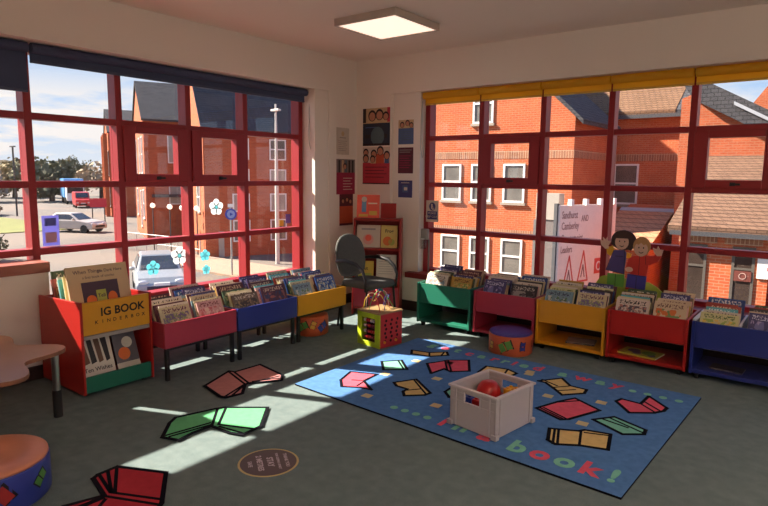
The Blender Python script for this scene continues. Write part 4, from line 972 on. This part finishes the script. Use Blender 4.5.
# -------------------------------------------------- block set further back, with tan tiled roof
t = thing('brick_building', 'brick block with tan tiled roof set back beside the gable end', 'building', (-2.6, 18.6, GZ))
MB().box(0, 0, 0, 2.55, 6, 3.85-GZ).build('wall', brk2, t)
MB().prism([(-.35, 3.80-GZ), (4.2, 6.6-GZ), (4.2, 6.8-GZ), (-.35, 3.98-GZ)], -2.2, 2.15, lambda y, z, h: (h, y, z)).build('roof', tile, t)
MB().prism([(-.33, 3.80-GZ), (4.2, 6.62-GZ), (4.2, 6.80-GZ), (-.33, 3.96-GZ)], 2.15, 2.85, lambda y, z, h: (h, y, z)).build('hip', slate, t)
MB().box(0, -.40, 3.72-GZ, 2.6, -.34, 3.86-GZ).build('gutter', dkgrey, t)
MB().box(0, -.012, 2.15-GZ, 2.55, 0, 2.43-GZ).build('soldier_band', band, t)
ext_window(t, -.02+.05, .50-GZ, .95, 2.05-GZ, lambda u, d, z: (u, -d, z))
MB().tube([(2.4, -.07, 3.7-GZ), (2.4, -.07, 0)], .06).build('downpipe', dkgrey, t)
MB().box(2.56, .3, 0, 2.85, .8, 3.3-GZ).build('return_wall', dkgrey, t)
# lean-to under its window
t = thing('lean_to', 'low lean-to with peach tiled roof behind the cut-out children', 'building', (-1.75, 14.1, GZ))
MB().prism([(0, 0), (4.0, 0), (4.0, .55-GZ), (2.95, .28-GZ), (0, -.70-GZ)], .0, 1.7, lambda y, z, h: (h, y, z)).build('wall', brk2, t)
MB().prism([(-.2, -.72-GZ), (2.95, .30-GZ), (2.95, .40-GZ), (-.2, -.62-GZ)], -.05, 1.75, lambda y, z, h: (h, y, z)).build('roof', ptile, t)
MB().prism([(2.8, .27-GZ), (3.05, .35-GZ), (3.05, .46-GZ), (2.8, .38-GZ)], -.05, 1.78, lambda y, z, h: (h, y, z)).build('flashing', lead, t)
t = thing('brick_building', 'shaded brick wall under a sloping slate roof behind the tiled low building', 'building', (0, 15.5, GZ))
MB().prism([(.3, 0), (8, 0), (8, .2-GZ), (.9, 4.25-GZ), (.3, 4.0-GZ)], 0, 2.6, lambda x, z, h: (x, h, z)).build('wall', brk, t)
MB().prism([(8.2, -.35-GZ), (8.2, .35-GZ), (.7, 4.62-GZ), (.28, 4.55-GZ), (.7, 3.92-GZ)], -.35, 2.7, lambda x, z, h: (x, h, z)).build('roof', slate, t)
MB().prism([(7.2, .62-GZ), (7.2, .72-GZ), (1.8, 3.79-GZ), (1.8, 3.69-GZ)], -.42, -.36, lambda x, z, h: (x, h, z)).build('verge_strip', lead, t)
t = thing('brick_building', 'far orange gable beyond the slate roof at the right', 'building', (0, 25.5, GZ))
MB().prism([(.35, 0), (10, 0), (10, 8.4-GZ), (4.1, 9.1-GZ), (.35, 3.7-GZ)], 0, 6, lambda x, z, h: (x, h, z)).build('wall', brk2, t)
# -------------------------------------------------- low building with the tiled roof at the right
t = thing('brick_building', 'low brick building with brown tiled roof and dark windows at the right', 'building', (1.5, 10.6, GZ))
MB().box(0, 0, 0, 7, 4.5, .28-GZ).build('wall', brk2, t)
MB().prism([(-.3, .22-GZ), (4.4, 2.05-GZ), (4.4, 2.20-GZ), (-.3, .38-GZ)], -.25, 7.2, lambda y, z, h: (h, y, z)).build('roof', btile, t)
MB().box(-.2, -.33, .16-GZ, 7.2, -.27, .27-GZ).build('gutter', dkgrey, t)
for a, b_ in ((.06, .74), (1.05, 1.66), (2.4, 3.1)):
    MB().box(a-.1, -.014, -.02-GZ, b_+.06, 0, .17-GZ).build('soldier_band', band, t)
darkf = mat('dark_window_frame', (.10, .085, .07), .5)
for a, b_ in ((.10, .60), (1.13, 1.60), (2.45, 3.0)):
    f = MB(); z0, z1 = -1.45-GZ, -.06-GZ
    f.box(a, -.03, z0, a+.06, 0, z1).box(b_-.06, -.03, z0, b_, 0, z1).box(a+.06, -.03, z0, b_-.06, 0, z0+.06).box(a+.06, -.03, z1-.06, b_-.06, 0, z1).box(a+.06, -.03, z0+.85, b_-.06, 0, z0+.9)
    fo = f.build('window', darkf, t); MB().box(a+.06, -.01, z0+.06, b_-.06, -.001, z1-.06).build('pane', mat('brown_window_pane', (.05, .035, .028), .15, var=.5, scale=2, spec=.5), fo)
    MB().box(a-.05, -.07, z0-.12, b_+.05, 0, z0-.002).build('sill', brk2, fo)
s_ = MB().box(1.20, -.045, -.86-GZ, 1.55, -.031, -.62-GZ, 0); s_.tube([(1.375+.07*math.cos(i*PI/8), -.047, -.74-GZ+.07*math.sin(i*PI/8)) for i in range(16)], .008, 6, 1, closed=True)
tag(s_.build('notice', [mat('notice_brown', (.14, .035, .025), .6), mat('notice_ring', (.5, .35, .3), .6)], loc=(1.5, 10.6, GZ)), 'dark brown notice with a ring in the low building window', 'sign')
s_ = MB().box(0, -.04, 0, .62, 0, .46, 0).box(.26, -.045, .13, .34, -.039, .33, 1).box(.20, -.0452, .19, .40, -.0391, .27, 1)
tag(s_.build('cross_sign', [mat('sign_white', (.75, .72, .68), .5), mat('sign_red', (.6, .02, .03), .5)], loc=(3.15, 10.598, -.76)), 'white sign with a red cross on the low brick building', 'sign')

# -------------------------------------------------- big pale signboard in the yard
bp = Vector((-1.42, 10.1)); bd = Vector((.25, .97)).normalized(); ba = math.atan2(bd.y, bd.x)
t = thing('signboard', 'large pale signboard with handwritten-style lines standing in the yard', 'sign', (bp.x, bp.y, GZ), ba)
sgn = mat('sign_pale', (.74, .62, .57), .5); sink = mat('sign_ink', (.20, .09, .09), .6); srd = mat('sign_red_mark', (.55, .06, .05), .6)
W_, zt, z0 = 2.75, .76-GZ, -2.3-GZ
pb2 = MB().box(0, -.03, z0, W_, .03, zt).build('board', sgn, t, bevel=.004)
b = MB()
for s__, x, z, sz in (('Sandhurst', .10, .40, .29), ('AND', 1.0, .30, .25), ('Camberley', .10, .10, .29), ('Counterpoint', .10, -.24, .29), ('Leaders', .10, -.54, .27)):
    b.text(s__, sz, XF((x, -.03, z-GZ), 0, PI/2), 0, .004, .005, 'LEFT', .62)
tri = lambda x, z, w, h: [(x, z), (x+w, z), (x+w*.5, z+h)]
fnz = lambda a, c, h: (a, h, c)
for x, z in ((.28, -1.50), (.95, -1.40)):
    b.stroke(tri(x, z-GZ, .48, .85), .05, -.036, -.028, 1, True, fnz); b.stroke([(x+.16, z+.12-GZ), (x+.24, z+.45-GZ), (x+.32, z+.12-GZ)], .04, -.035, -.028, 0, False, fnz)
b.box(1.75, -.036, -1.25-GZ, 2.15, -.028, -.80-GZ, 1)
b.tube([(1.95+.1*math.cos(i*PI/6), -.037, -1.03-GZ+.12*math.sin(i*PI/6)) for i in range(12)], .02, 6, 2, closed=True)
b.build('lettering', [sink, srd, sgn], pb2)
for x in (.4, 1.1, 1.8, 2.5): MB().box(x, -.10, zt-.02, x+.12, .02, zt+.16).build('lamp', mat('sign_lamp', (.75, .72, .68), .4), t)
for x in (-.05, W_-.05): MB().box(x, .03, 0, x+.1, .13, zt+.05).build('post', dkgrey, t)
t = thing('porch', 'white panelled porch beside the signboard, in front of the brick block', 'building', (-3.0, 12.1, GZ), 0)
MB().box(0, 0, 0, .9, 1.4, .2-GZ).build('wall', mat('porch_grey', (.14, .125, .12), .7), t); MB().box(.08, -.03, .22-GZ, .8, .4, 1.02-GZ).build('panel', ppane, t)

# -------------------------------------------------- street furniture seen through the left window
lampm = mat('lamp_post_white', (.55, .52, .48), .4)
t = thing('street_lamp', 'tall pale street lamp in front of the slate roof', 'street lamp', (-17.9, 15.0, GZ))
MB().tube([(0, 0, 0), (0, 0, 3.4), (0, 0, 7.6)], [.11, .10, .05], 10).build('post', lampm, t)
MB().box(-.28, -.1, 7.6, .28, .1, 7.7).tube([(0, 0, 7.6), (0, 0, 7.95)], .05).build('lamp_head', lampm, t, bevel=.02)
t = thing('street_lamp', 'thin distant lamp post at the far left', 'street lamp', (-62.4, 19.9, GZ))
MB().tube([(0, 0, 0), (0, 0, 7)], .09, 8).build('post', dkgrey, t); MB().box(-.5, -.1, 7, .5, .1, 7.12).build('lamp_head', dkgrey, t)
t = thing('road_sign', 'round blue road sign on a grey pole across the street', 'sign', (-16.45, 11.0, GZ), R(58))
MB().tube([(0, 0, 0), (0, 0, 3.15)], .04, 10).build('pole', mat('pole_grey', (.35, .35, .33), .4), t)
b = MB(); b.lathe([(.25, 0), (.25, .02)], 28, (0, 0), 0, XF((0, -.05, 2.78), 0, PI/2)); b.lathe([(.17, .02), (.17, .024)], 24, (0, 0), 1, XF((0, -.05, 2.78), 0, PI/2)); b.lathe([(.09, .024), (.09, .028)], 3, (0, 0), 0, XF((0, -.05, 2.78), 0, PI/2))
b.build('sign_disc', [mat('sign_blue', (.03, .06, .36), .4), mat('sign_pale_blue', (.25, .32, .60), .4)], t)
MB().box(-.12, -.05, 3.08, .12, -.02, 3.22).build('sign_cap', white, t)
for i, (x, y) in enumerate(((-27.5, 14.0), (-25.6, 13.9), (-24.1, 13.7), (-23.2, 14.0))):
    t = thing('globe_lamp', ['globe lamp post furthest along the terrace railing', 'globe lamp post second furthest along the terrace railing', 'globe lamp post third along the terrace railing', 'globe lamp post nearest along the terrace railing'][i], 'street lamp', (x, y, GZ))
    MB().tube([(0, 0, 0), (0, 0, 2.5)], .035, 8).build('post', dkgrey, t); MB().ball((0, 0, 2.63), .15, 14).build('globe', glow('globe_glass', (1, .86, .72), .8) if 'globe_glass' not in MATS else MATS['globe_glass'], t)
t = thing('railing', 'pale metal railing in front of the terrace', 'railing', (-29.6, 12.9, GZ), 0)
for i in range(9): MB().tube([(i*.95, .05*i, 0), (i*.95, .05*i, 1.05)], .03, 6).build('post', lampm, t)
MB().tube([(0, 0, 1.05), (7.6, .4, 1.05)], .03, 6).tube([(0, 0, .55), (7.6, .4, .55)], .025, 6).build('rail', lampm, t)

def car(label, loc, rz, body, van=False):
    t = thing('van' if van else 'car', label, 'van' if van else 'car', loc, rz)
    bm = mat(body[0], body[1], .3, .2, var=.03, spec=.6); gl = mat('car_glass', (.03, .035, .045), .1, spec=.7)
    # profile along local Y (front at -Y), width X
    if van: lo = [(-2.2, .3), (2.3, .3), (2.35, 1.0), (2.3, 2.0), (-.9, 2.0), (-1.6, 1.25), (-2.2, 1.05)]
    else: lo = [(-2.0, .28), (2.05, .28), (2.1, .75), (2.0, .98), (-.75, .98), (-1.75, .84), (-2.05, .62)]
    MB().prism(lo, -.86, .86, lambda y, z, h: (h, y, z)).build('body', bm, t, bevel=.09)
    if not van:
        cab = MB(); b0 = [(-.78, -.80), (.78, -.80), (.78, 1.9), (-.78, 1.9)]; t0 = [(-.60, .02), (.60, .02), (.58, 1.35), (-.58, 1.35)]
        cab.add([(x, y, .96) for x, y in b0]+[(x, y, 1.45) for x, y in t0], [(0, 3, 2, 1), (4, 5, 6, 7), (0, 1, 5, 4), (1, 2, 6, 5), (2, 3, 7, 6), (3, 0, 4, 7)]); cab.build('cabin', bm, t, bevel=.05)
        w_ = MB(); w_.add([(-.66, -.735, 1.01), (.66, -.735, 1.01), (.55, -.06, 1.405), (-.55, -.06, 1.405), (-.66, -.76, 1.01), (.66, -.76, 1.01), (.55, -.085, 1.41), (-.55, -.085, 1.41)], [(0, 3, 2, 1), (4, 5, 6, 7), (0, 1, 5, 4), (1, 2, 6, 5), (2, 3, 7, 6), (3, 0, 4, 7)]); w_.build('windscreen', gl, t)
        for s_ in (-1, 1):
            MB().add([(s_*.80, -.5, 1.02), (s_*.80, 1.5, 1.02), (s_*.66, 1.2, 1.36), (s_*.655, .1, 1.38), (s_*.76, -.5, 1.02), (s_*.76, 1.5, 1.02), (s_*.62, 1.2, 1.36), (s_*.62, .1, 1.38)], [(0, 1, 2, 3), (7, 6, 5, 4), (0, 4, 5, 1), (1, 5, 6, 2), (2, 6, 7, 3), (3, 7, 4, 0)]).build('side_window', gl, t)
            MB().ball((s_*.92, -.45, 1.02), .11, 10, 0, (1, .7, .7)).build('mirror', bm, t)
    else: MB().add([(-.72, -1.53, 1.35), (.72, -1.53, 1.35), (.66, -.98, 1.9), (-.66, -.98, 1.9), (-.72, -1.6, 1.36), (.72, -1.6, 1.36), (.66, -1.03, 1.93), (-.66, -1.03, 1.93)], [(0, 3, 2, 1), (4, 5, 6, 7), (0, 1, 5, 4), (1, 2, 6, 5), (2, 3, 7, 6), (3, 0, 4, 7)]).build('windscreen', gl, t)
    for s_ in (-1, 1):
        MB().ball((s_*.62, -1.93 if not van else -2.15, .70), .16, 12, 0, (1.2, .5, .6)).build('headlight', mat('headlight', (.6, .62, .65), .1, spec=.8), t)
        for y in (-1.3, 1.3): MB().tube([(s_*.66, y, .31), (s_*.885, y, .31)], .31, 20).build('wheel', black, t)
    MB().box(-.5, -2.07 if not van else -2.23, .42, .5, -1.95, .58).build('grille', black, t, bevel=.02)
    MB().box(-.26, -2.09 if not van else -2.25, .60, .26, -2.0, .70).build('number_plate', white, t)
car('silver car facing the room, just below the window', (-15.9, 7.1, GZ), R(62), ('car_silver', (.28, .30, .32)))
car('pale car parked along the road beyond the violet poster', (-41.7, 16.2, GZ), R(115), ('car_pale', (.46, .41, .38)))
car('red van far down the road', (-74, 32, GZ), R(70), ('car_red', (.5, .04, .04)), True)
t = thing('lorry', 'blue lorry behind the red van far down the road', 'lorry', (-84, 35.8, GZ), R(70))
lb = mat('lorry_blue', (.10, .30, .62), .4)
MB().box(-1.3, 0, .9, 1.3, 7, 3.6).build('load_box', lb, t, bevel=.05); MB().box(-1.15, -2, .5, 1.15, -.1, 2.7).build('cab', white, t, bevel=.1); MB().box(-1, -2.03, 1.6, 1, -1.95, 2.4).build('windscreen', black, t)
for y in (-1.2, 1.2, 5.6):
    for s_ in (-1.2, .9): MB().tube([(s_, y, .5), (s_+.3, y, .5)], .5, 16).build('wheel', black, t)
t = thing('red_barrier', 'red barrier sign beside the far sunlit building', 'barrier', (-49, 21.6, GZ), R(60))
MB().tube([(-.5, 0, 0), (-.5, 0, 2.2)], .05).tube([(.5, 0, 0), (.5, 0, 2.2)], .05).build('post', dkgrey, t); MB().box(-.7, -.05, 1.4, .7, .05, 2.2).build('panel', mat('barrier_red', (.5, .03, .05), .5), t)
struct(MB().box(-150, 6.5, GZ-.02, -44, 18, GZ+.06).build('grass_verge', mat('verge_grass', (.16, .17, .05), .95, var=.3, scale=.6)))
struct(MB().box(-24, 10.9, GZ-.02, -4, 14.0, GZ+.10).build('pavement', mat('pavement_slabs', (.30, .21, .15), .9, var=.1, scale=2)))

# -------------------------------------------------- trees and the wooded hill on the skyline
def leafmat(n, c): return mat(n, c, .9, var=.35, scale=.8, spec=.05)
LM = [leafmat('leaf_olive', (.27, .225, .14)), leafmat('leaf_brown', (.36, .28, .20)), leafmat('leaf_dark', (.15, .15, .10)), leafmat('leaf_grey', (.33, .28, .23))]
bark = mat('bark', (.09, .065, .05), .9)
def tree(label, x, y, h, rad, lm, seed, n=1100, low=.25, cat='tree', name='tree'):
    q = random.Random(seed); t = thing(name, label, cat, (x, y, GZ), 0, None)
    b = MB(); cl = [(q.uniform(-.6, .6)*rad, q.uniform(-.6, .6)*rad, h*(low+(1-low)*q.uniform(.15, .85)), rad*q.uniform(.35, .6)) for _ in range(9)]
    for i in range(n):
        cx, cy, cz, cr = q.choice(cl); v = Vector((q.gauss(0, 1), q.gauss(0, 1), q.gauss(0, 1))).normalized()*cr*q.uniform(.55, 1.05)
        s = rad*q.uniform(.05, .11); a = Vector((q.gauss(0, 1), q.gauss(0, 1), q.gauss(0, 1))).normalized(); c = a.orthogonal().normalized(); p = Vector((cx, cy, cz))+v
        p.z = max(p.z, .05*h+s); b.add([p-a*s, p+c*s*.7, p+a*s, p-c*s*.7], [(0, 1, 2, 3)])
    b.build('crown', LM[lm], t)
    tr = MB().tube([(0, 0, 0), (0, 0, h*.35), (.1, .05, h*.7)], [rad*.09, rad*.07, rad*.03], 8)
    for i in range(4): a = i*1.6; tr.tube([(0, 0, h*(.3+.08*i)), (rad*.5*math.cos(a), rad*.5*math.sin(a), h*(.55+.08*i))], [rad*.035, rad*.015], 6)
    tr.build('trunk', bark, t)
tree('dark evergreen tree beyond the road, left of the blue lorry', -94, 37, 5.6, 5.0, 2, 1, 1500)
tree('brown bare-twigged tree on the skyline beside the far sunlit building', -100, 48, 5.2, 4.6, 1, 2)
tree('pointed dark tree rising above the skyline', -112, 50, 7.4, 2.6, 2, 3)
tree('olive tree on the skyline left of the pointed one', -112, 38.5, 5.2, 5.0, 0, 4)
tree('grey-brown tree behind the thin lamp post', -98, 27.5, 5.0, 4.6, 3, 5)
tree('brown tree at the far left of the skyline', -92, 17.5, 4.6, 4.2, 1, 6)
tree('olive tree behind the brown one at the far left edge', -106, 14, 5.6, 5.0, 0, 7)
tree('low ochre bush on the verge at the far left', -66, 17.5, 2.6, 2.6, 1, 8, 700, .05, 'bush', 'bush')
tree('dark clipped bush at the left edge of the window', -29.6, 6.0, 2.0, 1.1, 2, 9, 900, .02, 'bush', 'bush')
hl = MB(); q = random.Random(4); N = 120
prof = []
for i in range(N):
    u = i/(N-1); prof.append((u, 7.5+3.4*math.sin(u*5+1)+1.6*math.sin(u*17)+q.uniform(-.7, .7)))
a0, a1 = Vector((-235, -40, 0)), Vector((-120, 170, 0)); bk = Vector((-.88, .48, 0))*40
vs = []
for u, h in prof:
    p = a0.lerp(a1, u); vs += [(p.x, p.y, GZ-.3), (p.x+bk.x*.25, p.y+bk.y*.25, GZ+h*.7), (p.x+bk.x*.6, p.y+bk.y*.6, GZ+h), (p.x+bk.x, p.y+bk.y, GZ-.3)]
fs = [(4*i+j, 4*i+4+j, 4*i+5+j, 4*i+1+j) for i in range(N-1) for j in range(3)]
hl.add(vs, fs); struct(hl.build('wooded_hill', mat('hill_woods', (.10, .085, .06), .95, var=.45, scale=.25, spec=.02)))

# ------------------------------------------------------------------ sky, sun, camera
wd = bpy.data.worlds.new('sky'); SC.world = wd; wd.use_nodes = True; nt = wd.node_tree; bg = nt.nodes['Background']
g = coord(nt, 'Generated'); s = nt.nodes.new('ShaderNodeSeparateXYZ'); lk(nt, g, s.inputs[0])
rp = nt.nodes.new('ShaderNodeValToRGB'); lk(nt, s.outputs[2], rp.inputs[0]); e = rp.color_ramp.elements
e[0].position = 0; e[0].color = (.84, .88, .94, 1); e[1].position = .5; e[1].color = (.26, .48, .95, 1)
m1 = e.new(.09); m1.color = (.55, .73, .98, 1); m1 = e.new(.16); m1.color = (.44, .66, .98, 1)
vd = nt.nodes.new('ShaderNodeVectorMath'); vd.operation = 'DIVIDE'; lk(nt, g, vd.inputs[0])
zz = math_node(nt, 'ADD', math_node(nt, 'ABSOLUTE', s.outputs[2]), .13); cz = nt.nodes.new('ShaderNodeCombineXYZ'); [lk(nt, zz, cz.inputs[i]) for i in range(3)]; lk(nt, cz.outputs[0], vd.inputs[1])
cn = noise(nt, vd.outputs[0], .9, 6, .6)
mr = nt.nodes.new('ShaderNodeMapRange'); lk(nt, cn.outputs[0], mr.inputs[0]); mr.inputs[1].default_value = .42; mr.inputs[2].default_value = .54
lowc = nt.nodes.new('ShaderNodeMapRange'); lk(nt, s.outputs[2], lowc.inputs[0]); lowc.inputs[1].default_value = .16; lowc.inputs[2].default_value = .105
sky = mixc(nt, math_node(nt, 'MULTIPLY', mr.outputs[0], math_node(nt, 'MULTIPLY_ADD', lowc.outputs[0], .85, .12)), rp.outputs[0], (1.0, .95, .92))
lk(nt, sky, bg.inputs['Color']); bg.inputs['Strength'].default_value = SKY
sd = bpy.data.lights.new('sun', 'SUN'); sd.energy = SUN; sd.angle = R(.6); sd.color = (1, .88, .74)
so = bpy.data.objects.new('sun', sd); COL.objects.link(so)
so.rotation_euler = Vector((1.215, .50, -1)).to_track_quat('-Z', 'Y').to_euler()
so.location = (-20, -8, 18)

cd = bpy.data.cameras.new('camera'); cam = bpy.data.objects.new('camera', cd); COL.objects.link(cam)
f_, pitch, roll, yaw = 592.4955, .12946990, .01037707, .65454708
fw = Vector((-math.sin(yaw), math.cos(yaw), 0)); rt = Vector((math.cos(yaw), math.sin(yaw), 0)); up = Vector((0, 0, 1))
f2 = fw*math.cos(pitch)-up*math.sin(pitch); u2 = up*math.cos(pitch)+fw*math.sin(pitch)
r3 = rt*math.cos(roll)+u2*math.sin(roll); u3 = u2*math.cos(roll)-rt*math.sin(roll)
cam.matrix_world = Matrix(((r3.x, u3.x, -f2.x, 4.55), (r3.y, u3.y, -f2.y, -5.38), (r3.z, u3.z, -f2.z, 1.5), (0, 0, 0, 1)))
cd.sensor_width = 36; cd.lens = f_*36/768; cd.clip_end = 600
SC.camera = cam
vs_ = SC.view_settings; vs_.view_transform = 'Standard'; vs_.look = 'None'; vs_.gamma = 1; vs_.use_curve_mapping = False; vs_.exposure = EXPO
SC.cycles.max_bounces = 10; SC.cycles.diffuse_bounces = 6; SC.cycles.transparent_max_bounces = 16; SC.cycles.sample_clamp_indirect = 4
